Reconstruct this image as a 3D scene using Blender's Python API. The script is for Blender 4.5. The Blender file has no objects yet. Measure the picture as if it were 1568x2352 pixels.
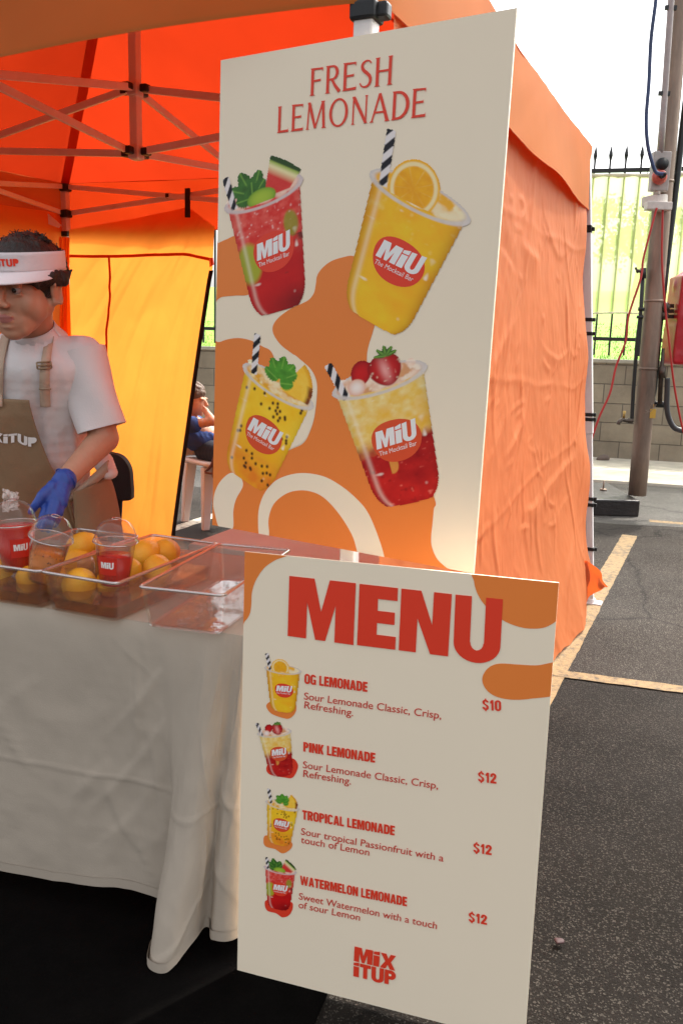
import bpy, bmesh, math, random
import numpy as np
from mathutils import Vector, Matrix, noise
from mathutils.geometry import tessellate_polygon
from mathutils.bvhtree import BVHTree
random.seed(7)
S = bpy.context.scene
COL = S.collection
PI = math.pi

# ------------------------------------------------------------------ camera
CAM_H, FPX, PITCH, ROLL = 1.29, 1950.0, math.radians(11.2), math.atan(.03)
cF = Vector((0, math.cos(PITCH), -math.sin(PITCH)))
cU0 = Vector((0, math.sin(PITCH), math.cos(PITCH)))
cR0 = Vector((1, 0, 0))
cR = cR0*math.cos(ROLL)+cU0*math.sin(ROLL)
cU = cU0*math.cos(ROLL)-cR0*math.sin(ROLL)
CAM = Vector((0, 0, CAM_H))
cd = bpy.data.cameras.new('camera')
cam = bpy.data.objects.new('camera', cd)
COL.objects.link(cam)
cam.matrix_world = Matrix(((cR.x, cU.x, -cF.x, 0), (cR.y, cU.y, -cF.y, 0), (cR.z, cU.z, -cF.z, CAM_H), (0, 0, 0, 1)))
cd.sensor_fit = 'VERTICAL'
cd.sensor_height = 36
cd.lens = 36*FPX/2352
cd.clip_start = .05
cd.clip_end = 3000
S.camera = cam

# ------------------------------------------------------------------ light
SUN_EL, SUN_AZ = math.radians(51), math.radians(47)     # azimuth from +Y towards +X
w = bpy.data.worlds.new('World')
S.world = w
w.use_nodes = True
nt = w.node_tree
bgn = nt.nodes['Background']
sky = nt.nodes.new('ShaderNodeTexSky')
sky.sky_type = 'NISHITA'
sky.sun_disc = False
sky.sun_elevation = SUN_EL
sky.sun_rotation = SUN_AZ
sky.air_density = 1.0
sky.dust_density = 6.0
sky.ozone_density = .6
hs = nt.nodes.new('ShaderNodeHueSaturation')
hs.inputs['Saturation'].default_value = .22
nt.links.new(sky.outputs[0], hs.inputs['Color'])
nt.links.new(hs.outputs[0], bgn.inputs[0])
bgn.inputs[1].default_value = .15
sl = bpy.data.lights.new('sun', 'SUN')
sl.energy = 2.0*.8
sl.angle = math.radians(1.6)
sl.color = (1, .94, .84)
so = bpy.data.objects.new('sun', sl)
COL.objects.link(so)
sd = Vector((math.sin(SUN_AZ)*math.cos(SUN_EL), math.cos(SUN_AZ)*math.cos(SUN_EL), math.sin(SUN_EL)))
so.rotation_euler = sd.to_track_quat('Z', 'Y').to_euler()
so.location = (0, 0, 20)
S.view_settings.view_transform = 'Standard'
S.view_settings.look = 'None'
S.view_settings.exposure = 1.55
S.view_settings.gamma = 1
S.cycles.max_bounces = 12
S.cycles.transparent_max_bounces = 24
S.cycles.diffuse_bounces = 5
S.cycles.sample_clamp_indirect = 6

# ------------------------------------------------------------------ survey: measured sight lines to points of the place
def ray(x, y): return cF+cR*((x-784)/FPX)-cU*((y-1176)/FPX)
def gz(x, y, z):
    r = ray(x, y)
    return CAM+r*((z-CAM_H)/r.z)
def gy(x, y, Y):
    r = ray(x, y)
    return CAM+r*(Y/r.y)
def gplane(x, y, p, n):
    r = ray(x, y)
    return CAM+r*((p-CAM).dot(n)/r.dot(n))
def V(*a): return Vector(a)

# ------------------------------------------------------------------ objects
WLOC = {}
def tag(o, label=None, cat=None, group=None, kind=None):
    if label: o['label'] = label
    if cat: o['category'] = cat
    if group: o['group'] = group
    if kind: o['kind'] = kind
    return o
def thing(name, label, cat, loc=(0, 0, 0), group=None):
    o = bpy.data.objects.new(name, None)
    COL.objects.link(o)
    o.location = loc
    o.empty_display_size = .1
    WLOC[o.name] = Vector(loc)
    return tag(o, label, cat, group)
def link(name, me, parent=None, org=None):
    o = bpy.data.objects.new(name, me)
    COL.objects.link(o)
    if parent is not None:
        o.parent = parent
        WLOC[o.name] = WLOC[parent.name]
    else:
        o.location = org
        WLOC[o.name] = Vector(org)
    return o
def copy_tree(o, parent=None):
    c = o.copy()
    COL.objects.link(c)
    if parent is not None: c.parent = parent
    WLOC[c.name] = WLOC[o.name]
    for ch in [x for x in bpy.data.objects if x.parent == o]:
        copy_tree(ch, c)
    return c

class MB:
    def __init__(s): s.v = []; s.f = []
    def add(s, vs, fs):
        n = len(s.v)
        s.v += [Vector(p) for p in vs]
        s.f += [tuple(i+n for i in f) for f in fs]
        return s
    def box(s, c, d, M=None):
        vs = []
        for z in (-1, 1):
            for y in (-1, 1):
                for x in (-1, 1):
                    p = Vector((x*d[0]/2, y*d[1]/2, z*d[2]/2))
                    if M is not None: p = M@p
                    vs.append(p+Vector(c))
        return s.add(vs, [(0, 2, 3, 1), (4, 5, 7, 6), (0, 1, 5, 4), (2, 6, 7, 3), (0, 4, 6, 2), (1, 3, 7, 5)])
    def bar(s, p, q, w, h, up=(0, 0, 1)):
        p = Vector(p); q = Vector(q)
        d = (q-p).normalized()
        u = Vector(up)
        if abs(d.dot(u)) > .98: u = Vector((0, 1, 0))
        x = d.cross(u).normalized(); z = x.cross(d)
        vs = [e+x*(a*w/2)+z*(b*h/2) for e in (p, q) for a, b in ((-1, -1), (1, -1), (1, 1), (-1, 1))]
        return s.add(vs, [(0, 1, 2, 3)[::-1], (4, 5, 6, 7), (0, 1, 5, 4), (1, 2, 6, 5), (2, 3, 7, 6), (3, 0, 4, 7)])
    def tube(s, pts, r, seg=10, cap=True):
        pts = [Vector(p) for p in pts]
        n = len(pts)
        rs = r if isinstance(r, (list, tuple)) else [r]*n
        t0 = (pts[1]-pts[0]).normalized()
        x = t0.orthogonal().normalized()
        vs = []
        for i in range(n):
            t = (pts[min(i+1, n-1)]-pts[max(i-1, 0)]).normalized()
            x = (x-t*x.dot(t)).normalized()
            y = t.cross(x)
            for k in range(seg):
                a = 2*PI*k/seg
                vs.append(pts[i]+(x*math.cos(a)+y*math.sin(a))*rs[i])
        fs = [(i*seg+k, i*seg+(k+1) % seg, (i+1)*seg+(k+1) % seg, (i+1)*seg+k) for i in range(n-1) for k in range(seg)]
        if cap: fs += [tuple(range(seg))[::-1], tuple((n-1)*seg+k for k in range(seg))]
        return s.add(vs, fs)
    def lathe(s, prof, o=(0, 0, 0), M=None, seg=32, cap=False):
        vs = []
        for r, z in prof:
            for k in range(seg):
                a = 2*PI*k/seg
                p = Vector((r*math.cos(a), r*math.sin(a), z))
                if M is not None: p = M@p
                vs.append(p+Vector(o))
        n = len(prof)
        fs = [(i*seg+k, i*seg+(k+1) % seg, (i+1)*seg+(k+1) % seg, (i+1)*seg+k) for i in range(n-1) for k in range(seg)]
        if cap: fs += [tuple(range(seg))[::-1], tuple((n-1)*seg+k for k in range(seg))]
        return s.add(vs, fs)
    def ball(s, c, r, M=None, seg=14, rings=9):
        r = (r, r, r) if not isinstance(r, (tuple, list)) else r
        prof = [(math.sin(PI*i/rings), -math.cos(PI*i/rings)) for i in range(rings+1)]
        vs = []
        for i, (a, z) in enumerate(prof):
            for k in range(seg):
                t = 2*PI*k/seg
                p = Vector((a*math.cos(t)*r[0], a*math.sin(t)*r[1], z*r[2]))
                if M is not None: p = M@p
                vs.append(p+Vector(c))
        fs = [(i*seg+k, i*seg+(k+1) % seg, (i+1)*seg+(k+1) % seg, (i+1)*seg+k) for i in range(rings) for k in range(seg)]
        return s.add(vs, fs)
    def limb(s, p, r0, q, r1, n=8, M=None):
        p = Vector(p); q = Vector(q)
        for i in range(n+1):
            t = i/n
            a = r0 if isinstance(r0, (tuple, list)) else (r0,)*3
            b = r1 if isinstance(r1, (tuple, list)) else (r1,)*3
            s.ball(p.lerp(q, t), tuple(a[k]*(1-t)+b[k]*t for k in range(3)), M, 12, 8)
        return s
    def grid(s, fn, nu, nv):
        vs = [fn(i/nu, j/nv) for j in range(nv+1) for i in range(nu+1)]
        fs = [(j*(nu+1)+i, j*(nu+1)+i+1, (j+1)*(nu+1)+i+1, (j+1)*(nu+1)+i) for j in range(nv) for i in range(nu)]
        return s.add(vs, fs)
    def poly(s, pts, holes=()):
        loops = [[Vector(p) for p in L] for L in (pts, *holes)]
        tri = tessellate_polygon(loops)
        return s.add([p for L in loops for p in L], tri)
    def mesh(s, name, org=(0, 0, 0)):
        me = bpy.data.meshes.new(name)
        o = Vector(org)
        me.from_pydata([p-o for p in s.v], [], s.f)
        me.update()
        return me
    def build(s, name, m, parent=None, smooth=False, bevel=0, org=None, weld=False, sub=0, solid=0):
        if parent is not None: org = WLOC[parent.name]
        elif org is None:
            if s.v: org = Vector((sum(p.x for p in s.v)/len(s.v), sum(p.y for p in s.v)/len(s.v), min(p.z for p in s.v)))
            else: org = Vector()
        me = s.mesh(name, org)
        if m is not None: me.materials.append(m)
        bm = bmesh.new(); bm.from_mesh(me)
        if weld: bmesh.ops.remove_doubles(bm, verts=bm.verts, dist=1e-5)
        bmesh.ops.recalc_face_normals(bm, faces=bm.faces)
        bm.to_mesh(me); bm.free()
        if smooth:
            me.polygons.foreach_set('use_smooth', [True]*len(me.polygons))
        o = link(name, me, parent, org)
        if bevel:
            b = o.modifiers.new('bevel', 'BEVEL'); b.width = bevel; b.segments = 2; b.limit_method = 'ANGLE'
        if solid:
            b = o.modifiers.new('solid', 'SOLIDIFY'); b.thickness = solid; b.offset = 0
        if sub:
            b = o.modifiers.new('sub', 'SUBSURF'); b.levels = sub; b.render_levels = sub
        return o

def remesh(mb, voxel, smooth=4, org=(0, 0, 0)):
    me = mb.mesh('blob', org)
    o = bpy.data.objects.new('blob', me)
    COL.objects.link(o)
    r = o.modifiers.new('r', 'REMESH'); r.mode = 'VOXEL'; r.voxel_size = voxel
    if smooth:
        q = o.modifiers.new('s', 'SMOOTH'); q.factor = .5; q.iterations = smooth
    bpy.context.view_layer.update()
    dg = bpy.context.evaluated_depsgraph_get()
    out = bpy.data.meshes.new_from_object(o.evaluated_get(dg))
    bpy.data.objects.remove(o)
    bpy.data.meshes.remove(me)
    out.polygons.foreach_set('use_smooth', [True]*len(out.polygons))
    return out

def smooth_path(pts, n=8, closed=True):
    pts = [Vector(p) for p in pts]
    out = []
    N = len(pts)
    rng = range(N) if closed else range(N-1)
    for i in rng:
        g = (lambda k: pts[k % N]) if closed else (lambda k: pts[min(max(k, 0), N-1)])
        p0, p1, p2, p3 = g(i-1), g(i), g(i+1), g(i+2)
        for k in range(n):
            t = k/n
            out.append(.5*((2*p1)+(p2-p0)*t+(2*p0-5*p1+4*p2-p3)*t*t+(3*p1-p0-3*p2+p3)*t**3))
    if not closed: out.append(pts[-1])
    return out

def vn(x, y, seed=0):
    """smooth value noise, numpy arrays in, 0..1 out"""
    x = np.asarray(x, float); y = np.asarray(y, float)
    rs = np.random.RandomState(seed).rand(256, 256)
    xi = np.floor(x).astype(int); yi = np.floor(y).astype(int)
    fx = x-xi; fy = y-yi
    fx = fx*fx*(3-2*fx); fy = fy*fy*(3-2*fy)
    a = rs[xi % 256, yi % 256]; b = rs[(xi+1) % 256, yi % 256]
    c = rs[xi % 256, (yi+1) % 256]; d = rs[(xi+1) % 256, (yi+1) % 256]
    return (a*(1-fx)+b*fx)*(1-fy)+(c*(1-fx)+d*fx)*fy
def fbm(x, y, seed=0, o=4):
    t = 0; a = .5
    for k in range(o):
        t = t+a*vn(np.asarray(x)*2**k, np.asarray(y)*2**k, seed+k); a *= .5
    return t
def ridge(x, y, seed=0, o=3):
    t = 0; a = .5
    for k in range(o):
        t = t+a*(1-np.abs(2*vn(np.asarray(x)*2**k, np.asarray(y)*2**k, seed+k)-1)); a *= .5
    return t

def creases(x, y, W, Hh, n, seed, amp, wd, lmin, lmax, tilt):
    """sparse sharp wrinkles: short curved ridges that fade at both ends"""
    r = random.Random(seed)
    t = np.zeros(np.shape(x))
    for _ in range(n):
        cx, cy = r.uniform(0, W), r.uniform(0, Hh); L = r.uniform(lmin, lmax)/2
        a = PI/2+r.gauss(0, tilt); k = r.uniform(-1.2, 1.2); w_ = wd*r.uniform(.6, 1.7); am = amp*r.uniform(.4, 1.2)*(1 if r.random() < .93 else -.5)
        u = (x-cx)*math.cos(a)+(y-cy)*math.sin(a); v = -(x-cx)*math.sin(a)+(y-cy)*math.cos(a)-k*u*u
        f = np.clip(1-(u/L)**2, 0, 1)
        # steep on one side, long slope on the other
        s = np.where(v > 0, v/w_, -v/(w_*3.2))
        t = t+am*f*np.clip(1-s, 0, 1)**1.5
    return t
def facet(x, y, cx, cy, seed):
    """distance to the nearest jittered cell centre in a city-block metric: planar facets between sharp creases"""
    r = np.random.RandomState(seed)
    jx, jy = r.rand(64, 64), r.rand(64, 64)
    x = np.asarray(x)/cx; y = np.asarray(y)/cy
    xi = np.floor(x).astype(int); yi = np.floor(y).astype(int)
    best = np.full(x.shape, 9.)
    for a in (-1, 0, 1):
        for b in (-1, 0, 1):
            k, l = (xi+a) % 64, (yi+b) % 64
            best = np.minimum(best, np.abs(x-(xi+a+jx[k, l]))+np.abs(y-(yi+b+jy[k, l])))
    return best
# ------------------------------------------------------------------ materials
MATS = {}
def newmat(name):
    m = bpy.data.materials.new(name)
    m.use_nodes = True
    n = m.node_tree
    for x in list(n.nodes):
        if x.type != 'OUTPUT_MATERIAL': n.nodes.remove(x)
    return m, n, n.nodes['Material Output']
def N(n, t, **kw):
    x = n.nodes.new(t)
    for k, v in kw.items():
        if k in x.inputs: x.inputs[k].default_value = v
        else: setattr(x, k, v)
    return x
def noise_tex(n, scale, detail=4, rough=.55, coord='Object', stretch=(1, 1, 1)):
    tc = N(n, 'ShaderNodeTexCoord')
    mp = N(n, 'ShaderNodeMapping')
    mp.inputs['Scale'].default_value = stretch
    n.links.new(tc.outputs[coord], mp.inputs[0])
    t = N(n, 'ShaderNodeTexNoise')
    t.inputs['Scale'].default_value = scale
    t.inputs['Detail'].default_value = detail
    t.inputs['Roughness'].default_value = rough
    n.links.new(mp.outputs[0], t.inputs[0])
    return t, mp
def ramp(n, src, stops):
    r = N(n, 'ShaderNodeValToRGB')
    e = r.color_ramp.elements
    while len(e) < len(stops): e.new(.5)
    for i, (p, c) in enumerate(stops):
        e[i].position = p
        e[i].color = (*c, 1) if len(c) == 3 else c
    n.links.new(src, r.inputs[0])
    return r
def bump(n, src, strength, dist, prev=None):
    b = N(n, 'ShaderNodeBump')
    b.inputs['Strength'].default_value = strength
    b.inputs['Distance'].default_value = dist
    n.links.new(src, b.inputs['Height'])
    if prev is not None: n.links.new(prev.outputs[0], b.inputs['Normal'])
    return b
def pbr(name, col, rough=.6, metal=0, var=.12, vscale=8, bumps=0, bscale=60, spec=.5, stretch=(1, 1, 1), coat=0):
    """principled with a mottled base colour and optional fine relief"""
    m, n, out = newmat(name)
    p = N(n, 'ShaderNodeBsdfPrincipled')
    p.inputs['Roughness'].default_value = rough
    p.inputs['Metallic'].default_value = metal
    p.inputs['Specular IOR Level'].default_value = spec
    p.inputs['Coat Weight'].default_value = coat
    t, _ = noise_tex(n, vscale, 5, .6, stretch=stretch)
    lo = tuple(max(0, c*(1-var)) for c in col); hi = tuple(min(1, c*(1+var)) for c in col)
    r = ramp(n, t.outputs[0], [(.3, lo), (.7, hi)])
    n.links.new(r.outputs[0], p.inputs['Base Color'])
    if bumps:
        t2, _ = noise_tex(n, bscale, 6, .6, stretch=stretch)
        b = bump(n, t2.outputs[0], bumps, .01)
        n.links.new(b.outputs[0], p.inputs['Normal'])
    n.links.new(p.outputs[0], out.inputs[0])
    return m
def flat(name, col, rough=.5, spec=.4):
    return pbr(name, col, rough, 0, .03, 30, spec=spec)
def fabric(name, dif, tra, fac, crumple=.5, scale=9, stretch=(1, 1, .45), rough=.6, sheen=.15):
    """thin cloth that lets light through, with crumpled relief"""
    m, n, out = newmat(name)
    t0, mp0 = noise_tex(n, scale*.6, 3, .5, stretch=stretch)
    vo = N(n, 'ShaderNodeTexNoise')
    vo.noise_type = 'RIDGED_MULTIFRACTAL'
    vo.inputs['Detail'].default_value = 1.5; vo.inputs['Lacunarity'].default_value = 2.3
    tc = N(n, 'ShaderNodeTexCoord')
    mp = N(n, 'ShaderNodeMapping'); mp.inputs['Scale'].default_value = stretch
    n.links.new(tc.outputs['Object'], mp.inputs[0])
    mx = N(n, 'ShaderNodeVectorMath'); mx.operation = 'MULTIPLY_ADD'
    n.links.new(t0.outputs['Color'], mx.inputs[0])
    mx.inputs[1].default_value = (.16, .16, .16)
    n.links.new(mp.outputs[0], mx.inputs[2])
    n.links.new(mx.outputs[0], vo.inputs['Vector'])
    vo.inputs['Scale'].default_value = scale*.55
    v2 = N(n, 'ShaderNodeTexNoise'); v2.noise_type = 'RIDGED_MULTIFRACTAL'; v2.inputs['Detail'].default_value = 1
    n.links.new(mx.outputs[0], v2.inputs['Vector'])
    v2.inputs['Scale'].default_value = scale*1.6
    b1 = bump(n, vo.outputs[0], crumple, .03)
    b2 = bump(n, v2.outputs[0], crumple*.5, .012, b1)
    t3, _ = noise_tex(n, scale*3, 5, .6, stretch=stretch)
    b3 = bump(n, t3.outputs[0], crumple*.15, .01, b2)
    tv, _ = noise_tex(n, 2.2, 3)
    rd = ramp(n, tv.outputs[0], [(.3, tuple(c*.93 for c in dif)), (.7, tuple(min(1, c*1.06) for c in dif))])
    rt = ramp(n, tv.outputs[0], [(.3, tuple(c*.9 for c in tra)), (.7, tuple(min(1, c*1.06) for c in tra))])
    d = N(n, 'ShaderNodeBsdfPrincipled')
    d.inputs['Roughness'].default_value = rough
    d.inputs['Specular IOR Level'].default_value = sheen
    n.links.new(rd.outputs[0], d.inputs['Base Color'])
    tr = N(n, 'ShaderNodeBsdfTranslucent')
    n.links.new(rt.outputs[0], tr.inputs[0])
    for x in (d, tr): n.links.new(b3.outputs[0], x.inputs['Normal'])
    mix = N(n, 'ShaderNodeMixShader')
    mix.inputs[0].default_value = fac
    n.links.new(d.outputs[0], mix.inputs[1]); n.links.new(tr.outputs[0], mix.inputs[2])
    n.links.new(mix.outputs[0], out.inputs[0])
    return m
def clear(name, tint=(1, 1, 1), base=.03, gain=1.0, rough=.03, body=0, bodycol=(1, 1, 1)):
    """thin clear plastic / water: see-through with a fresnel gloss and a little haze of its own"""
    m, n, out = newmat(name)
    lw = N(n, 'ShaderNodeLayerWeight'); lw.inputs[0].default_value = .5
    fr = N(n, 'ShaderNodeMath'); fr.operation = 'POWER'; fr.inputs[1].default_value = 4
    n.links.new(lw.outputs['Facing'], fr.inputs[0])
    ma = N(n, 'ShaderNodeMath'); ma.operation = 'MULTIPLY_ADD'; ma.use_clamp = True
    n.links.new(fr.outputs[0], ma.inputs[0]); ma.inputs[1].default_value = gain; ma.inputs[2].default_value = base
    tr = N(n, 'ShaderNodeBsdfTransparent'); tr.inputs[0].default_value = (*tint, 1)
    gl = N(n, 'ShaderNodeBsdfGlossy'); gl.inputs['Roughness'].default_value = rough
    t, _ = noise_tex(n, 18, 3)
    b = bump(n, t.outputs[0], .08, .01); n.links.new(b.outputs[0], gl.inputs['Normal'])
    a = tr
    if body:
        df = N(n, 'ShaderNodeBsdfDiffuse'); df.inputs[0].default_value = (*bodycol, 1)
        mb = N(n, 'ShaderNodeMixShader'); mb.inputs[0].default_value = body
        n.links.new(tr.outputs[0], mb.inputs[1]); n.links.new(df.outputs[0], mb.inputs[2]); a = mb
    mix = N(n, 'ShaderNodeMixShader')
    n.links.new(ma.outputs[0], mix.inputs[0]); n.links.new(a.outputs[0], mix.inputs[1]); n.links.new(gl.outputs[0], mix.inputs[2])
    n.links.new(mix.outputs[0], out.inputs[0])
    return m
def printed(name):
    m, n, out = newmat(name)
    a = N(n, 'ShaderNodeVertexColor'); a.layer_name = 'ink'
    p = N(n, 'ShaderNodeBsdfPrincipled'); p.inputs['Roughness'].default_value = .45; p.inputs['Specular IOR Level'].default_value = .25
    n.links.new(a.outputs[0], p.inputs['Base Color']); n.links.new(p.outputs[0], out.inputs[0])
    return m
def asphalt(name, lo, hi, speck, rough=.7, patch=1.0):
    m, n, out = newmat(name)
    p = N(n, 'ShaderNodeBsdfPrincipled'); p.inputs['Specular IOR Level'].default_value = .10
    t, _ = noise_tex(n, 1.1*patch, 6, .65)
    r = ramp(n, t.outputs[0], [(.3, lo), (.72, hi)])
    vo = N(n, 'ShaderNodeTexVoronoi'); vo.inputs['Scale'].default_value = 300
    tc = N(n, 'ShaderNodeTexCoord'); n.links.new(tc.outputs['Object'], vo.inputs['Vector'])
    sp = N(n, 'ShaderNodeSeparateColor'); n.links.new(vo.outputs['Color'], sp.inputs[0])
    rs = ramp(n, sp.outputs[0], [(.80, (0, 0, 0)), (.93, (1, 1, 1))])
    mx = N(n, 'ShaderNodeMix'); mx.data_type = 'RGBA'; mx.inputs[7].default_value = (*speck, 1)
    n.links.new(rs.outputs[0], mx.inputs[0]); n.links.new(r.outputs[0], mx.inputs[6])
    # old stains, worn lanes and fine cracks
    ts, _ = noise_tex(n, .8, 4, .6); st = ramp(n, ts.outputs[0], [(.30, (.62,)*3), (.52, (1, 1, 1)), (.72, (1.35,)*3)])
    tw, _ = noise_tex(n, 1.7, 6, .6)
    va = N(n, 'ShaderNodeVectorMath'); va.operation = 'MULTIPLY_ADD'; va.inputs[1].default_value = (.35, .35, .35)
    n.links.new(tw.outputs['Color'], va.inputs[0]); n.links.new(tc.outputs['Object'], va.inputs[2])
    vc = N(n, 'ShaderNodeTexVoronoi'); vc.feature = 'DISTANCE_TO_EDGE'; vc.inputs['Scale'].default_value = .42; n.links.new(va.outputs[0], vc.inputs['Vector'])
    cr = ramp(n, vc.outputs['Distance'], [(.0015, (.45,)*3), (.005, (1, 1, 1))])
    m2 = N(n, 'ShaderNodeMix'); m2.data_type = 'RGBA'; m2.blend_type = 'MULTIPLY'; m2.inputs[0].default_value = 1
    m3 = N(n, 'ShaderNodeMix'); m3.data_type = 'RGBA'; m3.blend_type = 'MULTIPLY'; m3.inputs[0].default_value = 1
    n.links.new(mx.outputs[2], m2.inputs[6]); n.links.new(st.outputs[0], m2.inputs[7])
    n.links.new(m2.outputs[2], m3.inputs[6]); n.links.new(cr.outputs[0], m3.inputs[7])
    n.links.new(m3.outputs[2], p.inputs['Base Color'])
    t2, _ = noise_tex(n, .6, 4)
    rr = ramp(n, t2.outputs[0], [(.35, (rough-.2,)*3), (.65, (rough+.1,)*3)])
    n.links.new(rr.outputs[0], p.inputs['Roughness'])
    b = bump(n, vo.outputs['Distance'], .35, .005)
    t3, _ = noise_tex(n, 130, 6, .7)
    b2 = bump(n, t3.outputs[0], .8, .008, b)
    n.links.new(b2.outputs[0], p.inputs['Normal'])
    n.links.new(p.outputs[0], out.inputs[0])
    return m
def srgb(r, g, b):
    f = lambda c: (c/255/12.92) if c/255 <= .04045 else ((c/255+.055)/1.055)**2.4
    return (f(r), f(g), f(b))
# ------------------------------------------------------------------ setting
M_ASPH = asphalt('asphalt', (.0062, .005, .0039), (.020, .0162, .013), (.060, .052, .043), .88)
M_CONC = pbr('pale_concrete', (.62, .57, .46), .85, 0, .25, 3, .3, 120)
M_SHADE = pbr('painted_ground_shade', (.0022, .0018, .0016), .9, 0, .3, 14, .3, 160, spec=.04)  # near-black colour that stands in for shade on the ground
M_STEELBLK = pbr('black_paint', (.012, .014, .013), .45, 0, .2, 20)
M_BLACKPL = flat('black_plastic', (.012, .012, .013), .5)

g = MB().grid(lambda u, v: V((u-.5)*1600, (v-.5)*1600, 0), 8, 8).build('ground', M_ASPH, org=(0, 0, 0))
tag(g, kind='structure')

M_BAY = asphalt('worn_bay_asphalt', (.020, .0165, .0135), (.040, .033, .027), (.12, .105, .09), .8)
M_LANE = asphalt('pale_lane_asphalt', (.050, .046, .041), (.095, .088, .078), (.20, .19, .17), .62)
# worn yellow bay lines
def line_mat(name, paint, bare):
    m, n, out = newmat(name)
    p = N(n, 'ShaderNodeBsdfPrincipled'); p.inputs['Roughness'].default_value = .75
    t, _ = noise_tex(n, 26, 8, .75)
    t2, _ = noise_tex(n, 2.5, 3)
    ad = N(n, 'ShaderNodeMath'); ad.operation = 'MULTIPLY_ADD'
    n.links.new(t2.outputs[0], ad.inputs[0]); ad.inputs[1].default_value = .35; n.links.new(t.outputs[0], ad.inputs[2])
    r = ramp(n, ad.outputs[0], [(.52, bare), (.62, tuple((a+b*1.4)/2.4 for a, b in zip(bare, paint))), (.72, paint)])
    n.links.new(r.outputs[0], p.inputs['Base Color'])
    b = bump(n, t.outputs[0], .6, .01); n.links.new(b.outputs[0], p.inputs['Normal'])
    n.links.new(p.outputs[0], out.inputs[0])
    return m
M_LINE = line_mat('worn_yellow_paint', (.23, .145, .055), (.03, .023, .017))
M_LINE2 = line_mat('worn_white_paint', (.6, .56, .45), (.07, .06, .05))
def marking(name, p, q, wd, m, z):
    p = Vector(p); q = Vector(q); d = (q-p).normalized(); s = V(-d.y, d.x, 0)*wd/2
    L = (q-p).length
    rnd = random.Random(3)
    k = max(2, int(L/.05))
    wob = [(rnd.uniform(-.003, .003), rnd.uniform(-.003, .003)) for _ in range(k+1)]
    b = MB().grid(lambda u, v: p.lerp(q, u)+s*(2*v-1)+s.normalized()*(wob[min(k, int(u*k+.5))][0 if v < .5 else 1])+V(0, 0, z), k, 1)
    return tag(b.build(name, m, org=(p.x, p.y, 0)), kind='structure')
yl1, yl2, yl3 = gz(1440, 1240, 0), gz(1270, 1545, 0), gz(1600, 1588, 0)
dv = (yl1-yl2).normalized()
q0, q1 = yl2-(yl3-yl2)*6, yl2+(yl3-yl2)*16
far0 = gz(1568, 1213, 0)
dA = (yl3-yl2).normalized(); dB = V(-dA.y, dA.x, 0)
w0 = (far0-yl2).dot(dB)
rb = random.Random(8)
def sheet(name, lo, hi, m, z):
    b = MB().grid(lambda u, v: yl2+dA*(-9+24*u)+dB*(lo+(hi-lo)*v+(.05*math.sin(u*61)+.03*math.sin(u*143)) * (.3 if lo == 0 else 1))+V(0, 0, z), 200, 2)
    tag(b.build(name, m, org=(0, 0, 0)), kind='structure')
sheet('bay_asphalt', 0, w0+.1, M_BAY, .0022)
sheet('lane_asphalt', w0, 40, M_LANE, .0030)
marking('bay_line', yl2-dv*1.4, yl1+dv*.15, .105, M_LINE, .004)
du = (yl3-yl2).normalized()
marking('bay_line', yl2-du*2.5+V(0, -.02, 0), yl3+du*3.2, .075, M_LINE, .0052)
marking('bay_line', gz(380, 1222, 0), gz(520, 1176, 0), .10, M_LINE2, .004)
marking('bay_line', gz(1490, 1197, 0), gz(1720, 1216, 0), .09, M_LINE, .004)

# wall frame: local x runs along the block wall
WO = V(3.535, 10.15, 0); WA = math.atan2(-.27, .963)
def wall_frame(name, label, cat):
    t = thing(name, label, cat, WO)
    t.rotation_euler = (0, 0, WA)
    WLOC[t.name] = Vector()
    return t
def wl(x, y, z): return WO+V(x*math.cos(WA)-y*math.sin(WA), x*math.sin(WA)+y*math.cos(WA), z)

ks = MB().grid(lambda u, v: wl(-14+24*u, -1.95+1.95*v+.05*math.sin(u*23)*(1-v), .03), 48, 4)
ks.grid(lambda u, v: wl(-14+24*u, -1.95+.05*math.sin(u*23), .03*v), 48, 1)
tag(ks.build('concrete_apron', M_CONC, org=WO), kind='structure')

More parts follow.
